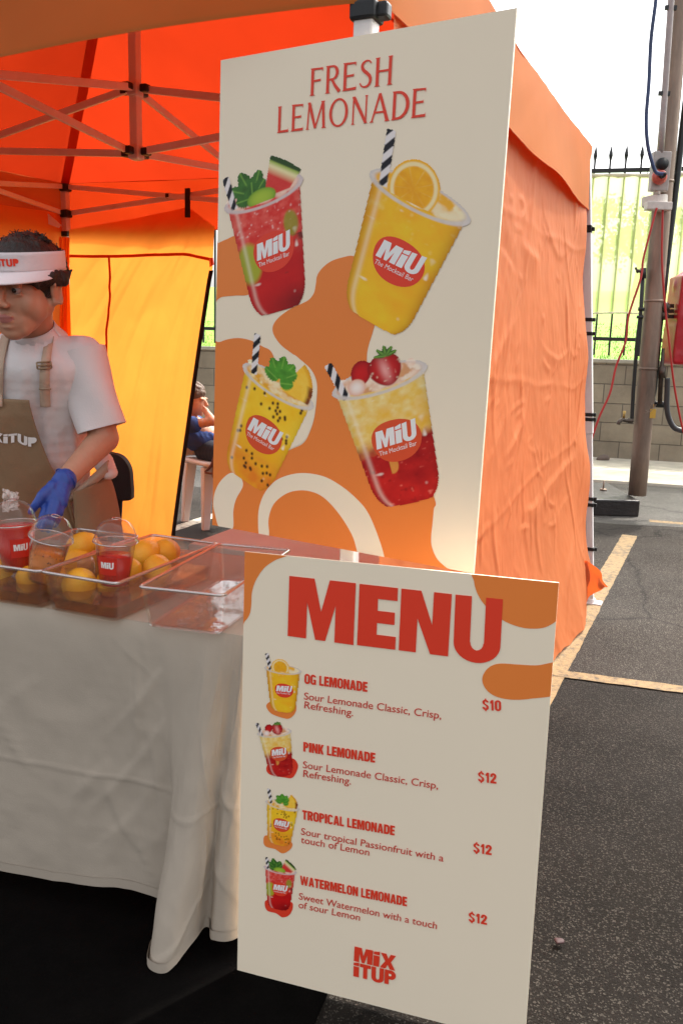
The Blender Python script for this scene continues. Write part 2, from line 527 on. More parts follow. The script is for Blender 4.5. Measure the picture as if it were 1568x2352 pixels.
def block_mat():
    m, n, out = newmat('grey_blockwork')
    p = N(n, 'ShaderNodeBsdfPrincipled'); p.inputs['Roughness'].default_value = .9
    tc = N(n, 'ShaderNodeTexCoord')
    se = N(n, 'ShaderNodeSeparateXYZ'); n.links.new(tc.outputs['Object'], se.inputs[0])
    co = N(n, 'ShaderNodeCombineXYZ'); n.links.new(se.outputs[0], co.inputs[0]); n.links.new(se.outputs[2], co.inputs[1])
    t, _ = noise_tex(n, 1.6, 6, .65)
    t2, _ = noise_tex(n, 60, 6, .6)
    br = N(n, 'ShaderNodeTexBrick'); br.offset = .5
    n.links.new(co.outputs[0], br.inputs['Vector'])
    for k, v in (('Scale', 1.0), ('Mortar Size', .006), ('Mortar Smooth', .3), ('Brick Width', .46), ('Row Height', .228)): br.inputs[k].default_value = v
    br.inputs['Color1'].default_value = (.33, .285, .22, 1); br.inputs['Color2'].default_value = (.26, .225, .175, 1); br.inputs['Mortar'].default_value = (.14, .12, .10, 1)
    r = ramp(n, t.outputs[0], [(.25, (.55, .52, .48)), (.7, (1.1, 1.08, 1.0))])
    mx = N(n, 'ShaderNodeMix'); mx.data_type = 'RGBA'; mx.blend_type = 'MULTIPLY'; mx.inputs[0].default_value = 1
    n.links.new(br.outputs[0], mx.inputs[6]); n.links.new(r.outputs[0], mx.inputs[7])
    n.links.new(mx.outputs[2], p.inputs['Base Color'])
    iv = N(n, 'ShaderNodeMath'); iv.operation = 'SUBTRACT'; iv.inputs[0].default_value = 1
    n.links.new(br.outputs['Fac'], iv.inputs[1])
    b = bump(n, iv.outputs[0], .8, .012); b2 = bump(n, t2.outputs[0], .4, .01, b)
    n.links.new(b2.outputs[0], p.inputs['Normal']); n.links.new(p.outputs[0], out.inputs[0])
    return m
bw = wall_frame('block_wall', 'low grey concrete block wall below the spiked fence', 'wall')
MB().box((-2, .1, .58), (24, .2, 1.16)).build('block_face', block_mat(), bw)
MB().box((-2, .1, 1.182), (24, .26, .044)).build('coping', pbr('coping_concrete', (.36, .33, .26), .9, 0, .3, 2.5, .3, 90), bw, bevel=.008)

def terr(x, y):
    h = 1.16+.104*max(0, y-.22)-.0016*max(0, y-14)**2*(y < 34)
    if y >= 34: h = 1.16+.104*33.78-.0016*400
    return h+.10*math.sin(x*.21+.7*math.sin(y*.3))*min(1, (y-.2)/6)
M_GRASS = pbr('sunlit_grass', (.20, .40, .02), .8, 0, .35, 3.5, .6, 60)
bk = MB().grid(lambda u, v: wl(-70+140*u, .2+90*v**2, terr(-70+140*u, .2+90*v**2)), 90, 70)
tag(bk.build('grass_bank', M_GRASS, smooth=True, org=WO), kind='structure')
gb = MB()
rg = random.Random(5)
for i in range(16000):
    x = rg.uniform(-9, 3.4); y = .25+5.5*rg.random()**1.7
    h = rg.uniform(.02, .06); a = rg.uniform(0, 2*PI); l = rg.uniform(.01, .08)
    p = wl(x, y, terr(x, y)-.01); s = V(math.cos(a), math.sin(a), 0)*.007
    gb.add([p-s, p+s, p+V(math.cos(a+1.5)*l, math.sin(a+1.5)*l, h)], [(0, 1, 2)])
tag(gb.build('grass', pbr('grass_blade', (.22, .42, .02), .7, 0, .35, 30), org=wl(-2, 2, 1.2)),
    'bright green sunlit grass growing on the bank behind the block wall', 'grass', kind='stuff')

# spiked fence
fe = wall_frame('spiked_fence', 'black steel fence with spear tipped bars on top of the block wall', 'fence')
MB().box((-2.4, .08, 1.44), (12.6, .034, .042)).build('bottom_rail', M_STEELBLK, fe)
MB().box((-2.4, .08, 3.34), (12.6, .036, .044)).build('top_rail', M_STEELBLK, fe)
pm = None
for i in range(72):
    x = -8.6+i*.17
    if pm is None:
        b = MB().box((0, .08, 2.34), (.022, .022, 2.18))
        b.lathe([(.011, 3.42), (.013, 3.455), (.024, 3.505), (.021, 3.53), (.003, 3.61)], (0, .08, 0), seg=8)
        o = b.build('bar', M_STEELBLK, fe); pm = o
    else:
        o = pm.copy(); COL.objects.link(o)
    o.location.x = x
for x in (-8.0, -5.2, -2.55, 2.9):
    MB().box((x, .11, 2.3), (.06, .06, 2.24)).build('post', M_STEELBLK, fe, bevel=.004)

def banner_mat():
    m, n, out = newmat('shade_mesh')
    tr = N(n, 'ShaderNodeBsdfTransparent'); tr.inputs[0].default_value = (.99, .98, .80, 1)
    tl = N(n, 'ShaderNodeBsdfTranslucent'); tl.inputs[0].default_value = (.58, .62, .27, 1)
    df = N(n, 'ShaderNodeBsdfDiffuse'); df.inputs[0].default_value = (.5, .5, .28, 1)
    t, _ = noise_tex(n, 3, 4)
    b = bump(n, t.outputs[0], .05, .01); n.links.new(b.outputs[0], tl.inputs['Normal'])
    a = N(n, 'ShaderNodeMixShader'); a.inputs[0].default_value = .25
    n.links.new(tl.outputs[0], a.inputs[1]); n.links.new(df.outputs[0], a.inputs[2])
    c = N(n, 'ShaderNodeMixShader'); r = ramp(n, t.outputs[0], [(.3, (.70,)*3), (.7, (.77,)*3)])
    n.links.new(r.outputs[0], c.inputs[0]); n.links.new(tr.outputs[0], c.inputs[1]); n.links.new(a.outputs[0], c.inputs[2])
    n.links.new(c.outputs[0], out.inputs[0])
    return m
bn = wall_frame('shade_cloth', 'pale yellow see-through shade cloth tied along the spiked fence', 'banner')
def bfn(u, v):
    x = -2.5+5.2*u
    return V(x, .045-.006*math.sin(x*3), 1.735+1.55*v-.02*(1-abs(math.sin(x*1.9)))*v-.01*math.sin(x*5)*(1-v))
MB().grid(bfn, 120, 30).build('cloth', banner_mat(), bn, smooth=True)
hb = MB()
hb.tube([bfn(i/60, 1)+V(0, -.005, .004*math.sin(i*2.1)) for i in range(61)], [.02+.007*math.sin(i*1.7) for i in range(61)], 8)
hb.tube([bfn(i/60, 0) for i in range(61)], .012, 6)
hb.build('hem', pbr('hem_cloth', (.72, .68, .46), .8, 0, .2, 12), bn, smooth=True)
tb = MB()
for x in (-1.95, -.2, 1.1): tb.bar((x, .04, 3.27), (x+.01, .045, 3.35), .008, .004)
tb.build('tie', M_BLACKPL, bn)

# trees beyond the bank
M_BARK = pbr('bark', (.10, .075, .055), .9, 0, .3, 9, .5, 40)
def leaf_mat(nm, c):
    m, n, out = newmat(nm)
    t, _ = noise_tex(n, 1.3, 4)
    r = ramp(n, t.outputs[0], [(.3, tuple(x*.55 for x in c)), (.7, tuple(x*1.35 for x in c))])
    d = N(n, 'ShaderNodeBsdfDiffuse'); tl = N(n, 'ShaderNodeBsdfTranslucent')
    n.links.new(r.outputs[0], d.inputs[0]); n.links.new(r.outputs[0], tl.inputs[0])
    mx = N(n, 'ShaderNodeMixShader'); mx.inputs[0].default_value = .35
    n.links.new(d.outputs[0], mx.inputs[1]); n.links.new(tl.outputs[0], mx.inputs[2]); n.links.new(mx.outputs[0], out.inputs[0])
    return m
M_LEAF = leaf_mat('leaf', (.07, .115, .03))
def tree(x, y, h, wd, seed, label):
    r = random.Random(seed)
    b0 = wl(x, y, terr(x, y))
    t = thing('tree', label, 'tree', b0, 'trees beyond the grass bank')
    k = MB().tube([b0, b0+V(.1, 0, h*.3), b0+V(-.05, .1, h*.62)], [.16, .11, .06], 8)
    for i in range(5):
        a = r.uniform(0, 6.28)
        k.tube([b0+V(.08, 0, h*.28), b0+V(math.cos(a)*wd*.25, math.sin(a)*wd*.25, h*.5), b0+V(math.cos(a)*wd*.42, math.sin(a)*wd*.42, h*.7)], [.07, .05, .02], 6)
    k.build('trunk', M_BARK, t, smooth=True)
    c = MB()
    cl = [(b0+V(r.gauss(0, wd*.27), r.gauss(0, wd*.27), h*r.uniform(.4, .88)), r.uniform(.35, .75)) for _ in range(17)]
    for q, rad in cl:
        for i in range(130):
            d = V(r.gauss(0, 1), r.gauss(0, 1), r.gauss(0, .8)).normalized()*rad*r.uniform(.35, 1.1)
            s = r.uniform(.05, .11)
            a = V(r.gauss(0, 1), r.gauss(0, 1), r.gauss(0, 1)).normalized()*s; e = a.orthogonal().normalized()*s*.55
            p = q+d
            c.add([p-a, p+e, p+a, p-e], [(0, 1, 2, 3)])
    c.build('crown', M_LEAF, t)
tree(.6, 19, 3.5, 3.2, 1, 'round green tree beyond the bank, seen through the shade cloth left of the steel pole')
tree(5.2, 22, 4.2, 4.0, 2, 'green tree beyond the bank, seen through the shade cloth at the right edge')
tree(-4.4, 24, 3.2, 3.4, 3, 'low green tree on the bank behind the left half of the spiked fence')

# steel pole
M_GALV = pbr('weathered_steel', (.25, .18, .135), .5, .4, .45, 6, .25, 30, stretch=(1, 1, .25))
M_GREYPL = pbr('grey_plastic', (.42, .38, .35), .5, 0, .15, 20)
M_WHITE = pbr('white_plastic', (.62, .57, .52), .55, 0, .12, 25)
PY = 7.15
pb = gz(1462, 1137, .135); PY = pb.y
pt = gy(1559, 0, PY+.05)
pd = (pt-pb).normalized()
pole = thing('steel_pole', 'tall weathered steel pole standing on the black footing block', 'pole', pb)
MB().tube([pb+pd*(i*.35) for i in range(16)], .072, 28).build('column', M_GALV, pole, smooth=True)
cb = MB()
for zz in (1.02, 1.55, 2.45): cb.tube([pb+pd*zz, pb+pd*(zz+.02)], .0755, 28)
cb.build('collar', M_GALV, pole, smooth=True)
def on_pole(x, y, off=0): return gy(x, y, PY-.075-off)
ou = on_pole(1517, 393, .03)
pl = Matrix.Rotation(-math.asin(pd.x), 3, 'Y')
obx = MB().box(ou+V(0, .03, 0), (.135, .075, .285), pl).build('outlet_box', M_GREYPL, pole, bevel=.008)
yd = V(0, -1, 0)
dk = MB()
c1 = on_pole(1519, 377, .055)
dk.tube([c1, c1+yd*.025], [.047, .043], 24)
dk.build('socket', M_BLACKPL, obx, smooth=True)
c2 = on_pole(1512, 407, .05)
rd = MB(); rd.lathe([(.055, 0), (.055, .02), (.04, .03), (.038, .06), (.03, .062)], c2, Matrix.Rotation(PI/2, 3, 'X'), 24, True)
rd.build('plug_collar', pbr('faded_red_plastic', (.55, .10, .07), .5, 0, .2, 20), obx, smooth=True)
MB().lathe([(.022, .05), (.022, .085), (.012, .13)], c2, Matrix.Rotation(PI/2, 3, 'X'), 16, True).build('plug', M_BLACKPL, obx, smooth=True)
MB().tube([on_pole(1516+i*(1540-1516)/6*1.0, 352-i*352/6, .015) for i in range(7)]+[gy(1546, -80, PY-.09)], .024, 12).build('conduit', pbr('grey_conduit', (.36, .31, .29), .4, .1, .15, 14), pole, smooth=True)
kb = MB()
for y_, x_ in ((215, 1524), (18, 1539)): kb.box(on_pole(x_, y_, .02), (.085, .02, .03), pl)
kb.build('saddle_clip', M_STEELBLK, pole)
MB().tube([on_pole(1512, 432, .01), on_pole(1509, 446, .01)], .02, 10).build('conduit_stub', M_WHITE, pole, smooth=True)
sb = MB().tube([on_pole(1510, 447, 0)+V(0, .075, 0), on_pole(1510, 470, 0)+V(0, .075, 0)], .096, 28)
sb.box(on_pole(1510, 474, .02), (.19, .09, .06), pl)
sb.build('strap_box', M_WHITE, pole, bevel=.006)

foot = MB()
fw0 = gz(1340, 1184, 0); fw1 = gz(1466, 1188, 0)
fx = (fw1-fw0).normalized(); fy = V(-fx.y, fx.x, 0)
fw0 = fw0-fx*.25
rt = Matrix.Rotation(math.atan2(fx.y, fx.x), 3, 'Z')
Lb = (fw1-fw0).length
ftt = thing('footing_block', 'black painted concrete footing block under the steel pole', 'concrete block', fw0+fx*Lb/2+fy*.45)
MB().box(fw0+fx*Lb/2+fy*.45+V(0, 0, .0675), (Lb, .9, .135), rt).build('block', pbr('black_painted_concrete', (.022, .018, .017), .35, 0, .5, 9, .4, 40), ftt, bevel=.012)
bo = gz(1384, 1126, .135)
MB().tube([bo, bo+V(0, 0, .012)], .03, 10).tube([bo, bo+V(0, 0, .085)], .007, 8).build('anchor_bolt', M_GALV, ftt, smooth=True)

# cables, pipes, tap, hose reel
M_RED = flat('red_rubber', (.42, .02, .015), .45)
bl = [(1508, -60), (1505, 0), (1494, 90), (1489, 190), (1483, 270), (1486, 330), (1496, 372), (1506, 396), (1510, 405)]
tag(MB().tube(smooth_path([gy(x, y, PY-.2) for x, y in bl[:-1]]+[c2+V(0, -.12, 0)], 8, False), .014, 10).build('power_cable', pbr('blue_black_rubber', (.02, .045, .13), .4, 0, .5, 1.5), smooth=True),
    'blue black power cable hanging down to the outlet box on the steel pole', 'cable')
rc = [(1507, 478), (1490, 540), (1476, 596), (1470, 640), (1443, 724), (1436, 783), (1414, 841), (1400, 902), (1376, 956), (1356, 1015), (1345, 1060)]
tag(MB().tube(smooth_path([gy(x, y, PY-.14-i*.03) for i, (x, y) in enumerate(rc)], 8, False), .0085, 8).build('extension_lead', M_RED, smooth=True),
    'red extension lead swinging from the steel pole down to the left', 'cable', 'red leads hanging from the steel pole')
rc = [(1521, 478), (1519, 596), (1526, 700), (1535, 783), (1545, 870), (1555, 930), (1568, 990), (1590, 1060)]
tag(MB().tube(smooth_path([gy(x, y, PY-.12-i*.02) for i, (x, y) in enumerate(rc)], 8, False), .0085, 8).build('extension_lead', M_RED, smooth=True),
    'red extension lead running from the steel pole down to the right edge', 'cable', 'red leads hanging from the steel pole')
tp = thing('standpipe', 'thin black standpipe with a brass garden tap left of the steel pole', 'tap', gz(1446, 1140, .1))
rp = [(1476, 618), (1470, 720), (1462, 783), (1453, 900), (1450, 960), (1447, 972)]
MB().tube([gy(x, y, PY-.02) for x, y in rp], .015, 10).build('pipe', M_STEELBLK, tp, smooth=True)
MB().tube([gy(1472, 706, PY-.02), gy(1471, 714, PY-.02)], .026, 10).tube([gy(1469, 725, PY-.02), gy(1468, 732, PY-.02)], .026, 10).tube([gy(1476, 616, PY-.02), gy(1475, 640, PY-.02)], .024, 10).build('joint', M_STEELBLK, tp, smooth=True)
M_BRASS = pbr('brass', (.45, .30, .10), .35, .8, .2, 30)
M_DBRZ = pbr('dark_bronze', (.09, .07, .055), .4, .6, .3, 30)
tk = MB().tube(smooth_path([gy(1452, 966, PY-.05), gy(1438, 966, PY-.06), gy(1428, 964, PY-.08), gy(1421, 969, PY-.09), gy(1419, 975, PY-.09)], 5, False), .016, 10)
tk.tube([gy(1443, 966, PY-.05), gy(1441, 966, PY-.05)], .024, 10)
tk.build('tap_body', M_DBRZ, tp, smooth=True)
MB().tube([gy(1431, 962, PY-.07), gy(1432, 953, PY-.07), gy(1433, 944, PY-.07)], [.012, .009, .014], 10).build('tap_handle', M_BRASS, tp, smooth=True)
MB().tube([gy(1472, 624, PY-.04), gy(1461, 621, PY-.06)], .012, 8).bar(gy(1464, 627, PY-.06), gy(1458, 614, PY-.06), .02, .012).build('valve', M_DBRZ, tp, smooth=True)
vp = thing('black_pipe', 'thick black pipe slanting down behind the right side of the steel pole', 'pipe', gz(1520, 1130, .1))
MB().tube(smooth_path([gy(x, y, PY+.05) for x, y in ((1588, 110), (1570, 264), (1551, 430), (1531, 595), (1512, 760), (1502, 880), (1496, 915), (1501, 927), (1512, 929), (1530, 929))], 8, False), .026, 12).build('pipe', M_STEELBLK, vp, smooth=True)
MB().bar(gy(1520, 400, PY+.05), gy(1556, 398, PY+.05), .03, .03).bar(gy(1512, 603, PY+.03), gy(1536, 604, PY+.03), .03, .03).build('bracket', M_STEELBLK, vp)
hr = thing('hose_reel', 'hose reel under a red vinyl cover at the right edge', 'hose reel', gz(1580, 1080, .05))
hc = gy(1590, 735, PY+.1)
cvb = MB()
cvb.box(hc+V(.02, 0, -.01), (.40, .30, .70)).ball(hc+V(.02, 0, .26), (.215, .165, .16))
me = remesh(cvb, .012, 22)
vv = np.array([v.co[:] for v in me.vertices])
dd = .016*(ridge(vv[:, 0]*7+3, vv[:, 2]*3, 4)-.5)
for i, v in enumerate(me.vertices): v.co = Vector(vv[i]+np.array([1, -1, 0])*dd[i])-WLOC[hr.name]
me.materials.append(pbr('red_vinyl', (.45, .012, .02), .32, 0, .15, 8, .2, 40, coat=.2))
link('cover', me, hr)
arm = MB()
for y_ in (702, 714, 726): arm.bar(gy(1500, y_, PY), gy(1545, y_+1, PY+.05), .02, .03)
arm.ball(gy(1526, 705, PY), .04).ball(gy(1524, 725, PY), .035)
arm.build('arm', M_DBRZ, hr, smooth=False)
MB().tube([gy(1514, 928, PY), gy(1517, 870, PY), gy(1522, 800, PY)], [.018, .02, .012], 10).tube([gy(1519, 868, PY-.02), gy(1520, 842, PY-.02)], .03, 10).build('valve', M_DBRZ, hr, smooth=True)
MB().tube(smooth_path([gy(x, y, PY-.05) for x, y in ((1532, 868), (1531, 900), (1530, 930), (1534, 958), (1545, 980), (1560, 988), (1580, 990))], 6, False), .022, 12).build('hose', pbr('grey_black_hose', (.045, .045, .047), .35), hr, smooth=True)
ch = MB()
for a, e in (((1478, 948), (1494, 928)), ((1482, 942), (1505, 930))):
    p, q = gy(*a, PY-.06), gy(*e, PY-.06)
    for i in range(14):
        t = i/13
        ch.ball(p.lerp(q, t)+V(0, 0, -.03*math.sin(PI*t)), (.006, .004, .004), None, 6, 4)
ch.build('chain', M_GALV, hr)
yt = gy(1498, 950, PY-.06)
MB().box(yt, (.046, .004, .075)).tube([yt+V(0, 0, .037), yt+V(.0, 0, .075)], .002, 5).build('tag', flat('yellow_card', (.55, .33, .05)), hr)

rk = MB().ball(gz(1383, 1053, .05), (.09, .06, .04))
for p in rk.v: p += V(noise.noise(p*9), noise.noise(p*9+V(5, 0, 0)), noise.noise(p*9+V(0, 5, 0)))*.02
tag(rk.build('stone', pbr('brown_stone', (.16, .12, .10), .9), smooth=True), 'small brown stone lying at the foot of the block wall', 'stone')
rk = MB().ball(gz(1283, 2162, .012), (.012, .009, .004), None, 10, 7)
for p in rk.v: p += V(noise.noise(p*90), noise.noise(p*90+V(5, 0, 0)), 0)*.006
tag(rk.build('cherry_pit', pbr('dark_fruit', (.035, .010, .010), .7), smooth=True), 'small dark red crumb on the asphalt right of the menu board', 'crumb')
lf = MB().poly([gz(x, y, .014) for x, y in ((1336, 1189), (1350, 1187), (1366, 1189), (1352, 1192))])
tag(lf.build('dry_leaf', pbr('dry_leaf', (.30, .20, .13), .9)), 'pale dry leaf on the asphalt before the footing block', 'leaf')
# ------------------------------------------------------------------ market tent
M_ROOF = fabric('orange_canopy', (.60, .085, .02), (.34, .022, .0045), .5, .10, 5, (1, 1, 1))
M_VAL = fabric('orange_valance', (.48, .15, .03), (.66, .045, .007), .30, .16, 5, (1, 1, .6), .7, .10)
M_WALLR = fabric('salmon_wall', (.60, .205, .075), (.88, .125, .018), .42, .11, 9, (1, 1, .8))
M_WALLB = fabric('amber_wall', (.80, .28, .05), (.90, .275, .038), .62, .30, 6, (1, 1, .55))
M_WALLL = fabric('orange_wall', (.80, .24, .05), (.95, .24, .03), .5, .35, 6, (1, 1, .5))
M_PIPING = fabric('red_piping', (.5, .05, .01), (.5, .03, .005), .3, .05)
M_TUBE = pbr('white_tube', (.66, .63, .62), .38, 0, .06, 9, spec=.5)
M_WEB = flat('black_webbing', (.010, .009, .009), .7)

NR, FR, FL = V(.02, 1.80, 0), V(1.10, 4.24, 0), V(-1.79, 5.60, 0)
NL = NR+FL-FR
CT = (NR+FL)/2
EZ, VB, PKZ = 2.225, 1.935, 3.18
tu = (FR-FL).normalized(); tv = (FR-NR).normalized()
trot = Matrix.Rotation(math.atan2(tv.y, tv.x)-PI/2, 3, 'Z')
n_right = V(tv.y, -tv.x, 0); n_back = V(-tu.y, tu.x, 0)
if n_back.y < 0: n_back = -n_back
tent = thing('market_tent', 'orange pop-up market tent with crumpled side walls over the lemonade stall', 'tent', CT)

def out(c, d=.025):
    q = c-CT
    return CT+q*(1+d/q.length)
cor = [out(NR), out(FR), out(FL), out(NL)]
rf = MB()
pk = CT+V(0, 0, PKZ)
for i in range(4):
    a, b = cor[i]+V(0, 0, EZ), cor[(i+1) % 4]+V(0, 0, EZ)
    def fn(u, v, a=a, b=b):
        p = a.lerp(b, u).lerp(pk, v)
        w_ = math.sin(PI*u)*math.sin(PI*min(1, v*1.05))
        return p-V(0, 0, .07*w_+.03*math.sin(PI*u)*(1-v)+.022*w_*(float(ridge(np.array(u*4+v), np.array(v*3), 44, 2))-.5))
    rf.grid(fn, 40, 30)
rf.build('canopy', M_ROOF, tent, smooth=True, weld=True)
sm = MB()
for i in range(4):
    a, b, c = cor[i]+V(0, 0, EZ), cor[(i+1) % 4], cor[i-1]
    sd_ = ((b-a).normalized()-(c-a).normalized()); sd_.z = 0; sd_.normalize()
    sm.grid(lambda u, v: a.lerp(pk, u*.985+.01)+sd_*((v-.5)*.05)-V(0, 0, .014+.004*math.sin(u*20)+.012*abs(v-.5)), 30, 2)
sm.build('ridge_seam', M_PIPING, tent, smooth=True)
vl = MB()
for i in range(4):
    a, b = cor[i], cor[(i+1) % 4]
    e = (b-a).normalized(); nn = V(e.y, -e.x, 0)
    if nn.dot(a-CT) < 0: nn = -nn
    def fn(u, v, a=a, b=b, nn=nn, i=i):
        p = a.lerp(b, u)
        d = (1-v)
        ww = math.sin(PI*u)
        z = EZ+.006-(EZ+.006-VB)*d-.03*ww*(1-.4*d)-.006*d*math.sin(u*17+i)
        return p+nn*((.045*d+.006*d*math.sin(u*13+i*2))*ww**.4+.016*ww**.3*(float(ridge(np.array(u*9+d*1.6), np.array(d*.9+u*2), 90+i, 2))-.5))+V(0, 0, z)
    vl.grid(fn, 70, 12)
    vl.grid(lambda u, v, fn=fn: fn(u, .03*v)+V(0, 0, -.001)+nn*.003, 70, 1)
vl.build('valance', M_VAL, tent, smooth=True, weld=True)

# frame
def leg_pts(c, topz=EZ-.01):
    if c is FR: return gz(1355, 1386, 0), V(1.088, 4.215, topz)
    return V(c.x, c.y, 0), V(c.x, c.y, topz)
for c in (NR, FR, FL, NL):
    p, q = leg_pts(c)
    d = (q-p).normalized()
    L = (q-p).length
    yv = trot@V(0, 1, 0)
    o = MB().bar(p+d*(L*.40), q, .04, .04, yv).build('leg', M_TUBE, tent, bevel=.004)
    MB().bar(p+d*.012, p+d*(L*.40), .033, .033, yv).build('inner_tube', M_TUBE, o, bevel=.003)
    MB().box(p+V(.01, 0, .006), (.095, .075, .011), trot).lathe([(.03, .01), (.024, .03)], p, None, 16, True).build('foot', M_TUBE, o, bevel=.004)
    kb = MB()
    for zz in (EZ-.03, 2.04): kb.box(p+d*(zz/d.z)+(CT-c).normalized()*.02, (.056, .056, .045), trot)
    kb.build('bracket', M_BLACKPL, o, bevel=.006)
    if c is FR:
        pv, nv_ = p.copy(), V(0, -1, 0)
        for yy in (527, 734, 766, 952, 963, 1146, 1160, 1262):
            pt_ = gy(1345, yy, 4.23)
            q_ = p+d*(pt_.z/d.z)
            MB().box(q_, (.045, .045, .018 if yy not in (527,) else .035), trot).box(q_+V(.026, -.012, 0), (.014, .018, .018), trot).build('strap', M_WEB, o, bevel=.003)
    elif c is NR:
        q_ = gy(834, 30, 1.8)
        MB().box(V(NR.x, NR.y, q_.z), (.054, .054, .036), trot).box(V(NR.x+.03, NR.y-.012, q_.z), (.03, .03, .03), trot).build('clamp', M_BLACKPL, o, bevel=.006)
    elif c is FL:
        for zz in (1.92, 1.76, 1.70, 1.5): MB().box(p+d*zz, (.055, .055, .03), trot).build('strap', M_WEB, o, bevel=.003)
def barm(p, q, nm='truss_bar', w_=.014, h_=.028):
    MB().bar(p, q, w_, h_).build(nm, M_TUBE, tent, bevel=.002)
jb = []
T_c, B_c = CT+V(0, 0, 2.275), CT+V(0, 0, 2.035)
for i, (a, b) in enumerate(((NR, FR), (FR, FL), (FL, NL), (NL, NR))):
    m = (a+b)/2
    nn = (CT-m).normalized()
    m = m+nn*.05
    hi, lo = m+V(0, 0, 2.15), m+V(0, 0, 2.02)
    dd_ = (b-a).normalized()
    for e in (a, b):
        s_ = dd_ if e is a else -dd_
        t1, t2 = e+V(0, 0, 2.20)+s_*.03, e+V(0, 0, 2.045)+s_*.03
        barm(t1+nn*.010, lo+nn*.010-s_*.02); barm(t2-nn*.006, hi-nn*.006-s_*.02)
        x_ = (t1+lo)/2
        jb.append(x_); jb += [t1, t2]
    jb += [hi, lo]
    s_ = (m-CT).normalized(); sd_ = V(-s_.y, s_.x, 0)*.009
    barm(T_c+s_*.035+sd_, lo-s_*.03+sd_); barm(B_c+s_*.035-sd_, hi-s_*.03-sd_)
    jb += [T_c+s_*.05, B_c+s_*.05]
pcm = None
for q in jb:
    o = MB().box(q, (.034, .036, .030), trot).build('bracket', M_BLACKPL, tent, bevel=.006)
post = MB().bar(B_c+V(0, 0, -.03), CT+V(0, 0, PKZ-.02), .038, .038, tv).build('centre_post', M_TUBE, tent, bevel=.004)
for q in (T_c, B_c): MB().box(q, (.05, .05, .055), trot).build('slider', M_TUBE, post, bevel=.006)

# right wall, seen from outside: hangs beside the leg and trails on the ground
W0b, W0t = NR+tv*.06+n_right*.03, NR+tv*.06+n_right*.03+V(0, 0, 2.12)
legp, legq = leg_pts(FR)
nu, nv = 270, 230
U_, V_ = np.meshgrid(np.linspace(0, 1, nu+1), np.linspace(0, 1, nv+1))
rng_ = lambda x, a, b: np.clip((x-a)/(b-a), 0, 1)
sx = U_*2.7; sy = V_*2.1
wx = sx+.06*(fbm(sx*1.5, sy*1.5, 3)-.5)*2; wy = sy+.12*(fbm(sx*1.5+9, sy*1.5, 4)-.5)*2
wr = .020*(ridge(wx*2.3+wy*.7, wy*.8, 21, 2)-.5)+.012*(ridge(wx*5-wy*2.2, wy*1.6+wx, 31, 2)-.5)+.006*(ridge(wx*8+wy*5, wy*4-wx*3, 41, 2)-.5)
rx, ry = wx+.22*wy, wy-.10*wx
wr = .09*wr+creases(sx+.05*(vn(sx*6, sy*6, 5)-.5), sy, 2.7, 2.1, 80, 17, .0068, .022, .2, .9, .8)+creases(sx, sy+.04*(vn(sx*7, sy*5, 6)-.5), 2.7, 2.1, 230, 18, .0042, .007, .05, .22, 1.3)+.016*.17*facet(rx+.05*np.sin(wy*5), ry, .17, .48, 51)+.07*.06*facet(rx-.35*wy, ry+.3*wx, .06, .16, 52)*.2+.04*.03*facet(wx+.5*wy, wy, .04, .07, 53)
wr -= wr.mean()
crease = np.zeros_like(wr)
for a, b, sl_ in ((.62, 2.2, .10), (1.22, 1.4, -.05), (1.66, .8, .02)):
    yy = sy-(a+sl_*sx+.03*(vn(sx*3, sx*0+b, 9)-.5)); crease += .003*np.exp(-(yy/.012)**2)*(.3+.9*vn(sx*5, sy*0+a, 12))
cur = .05*np.sin(sx*2.1+1)*(1-V_)*.7
fl_ = .10*(1-rng_(V_, 0, .35))**1.6*(.4+.6*U_)*(1-.95*rng_(U_, .82, .97))
hang = wr+crease+cur+fl_
edge = rng_(1-U_, 0, .03)
zb = .01+.17*rng_(U_, .86, 1)**1.3+.02*vn(sx*8, sy*0, 77)
pull = np.exp(-((U_-1)/.10)**2)
ws = MB()
vs = []
for j in range(nv+1):
    for i in range(nu+1):
        u, v = U_[j, i], V_[j, i]
        z = zb[j, i]+(2.12-zb[j, i])*v
        pl_ = legp.lerp(legq, min(1, z/EZ))-tv*.02+n_right*.004
        pr = V(W0b.x, W0b.y, 0)
        p = pr.lerp(V(pl_.x, pl_.y, 0), u)
        wav = (.035*math.sin(z*7.0+1.0)+.02*math.sin(z*17))*pull[j, i]
        tie = 0
        for tz in (.16, .62, 1.0, 1.5, 1.95): tie = max(tie, math.exp(-((z-tz)/.10)**2))
        p = p-tv*((.10-.04*tie)*pull[j, i]+abs(wav)*.6)
        p += n_right*(hang[j, i]*(.35+.65*min(1, (1-u)*8+.15))+.012*pull[j, i]*math.sin(z*11))
        vs.append(V(p.x, p.y, z))
fs = [(j*(nu+1)+i, j*(nu+1)+i+1, (j+1)*(nu+1)+i+1, (j+1)*(nu+1)+i) for j in range(nv) for i in range(nu)]
rw = ws.add(vs, fs).build('side_wall', M_WALLR, tent, smooth=True)
# bunched bottom corner pulled out past the leg
bc = MB()
cp = [gy(x, y, 4.05) for x, y in ((1376, 1346), (1352, 1290), (1318, 1284), (1300, 1420), (1345, 1362))]
def cfn(u, v):
    top = cp[2].lerp(cp[1], min(1, u*1.25)).lerp(cp[0], max(0, u*2.2-1.2))
    bot = cp[3].lerp(cp[4], u).lerp(cp[0], max(0, u*2.2-1.2))
    return bot.lerp(top, v)+n_right*(.03+.018*math.sin(u*16+v*3)*(1-u*.5)+.01*math.sin(v*9+u*5))
bc.grid(cfn, 40, 16)
bc.build('wall_corner', M_WALLR, tent, smooth=True)

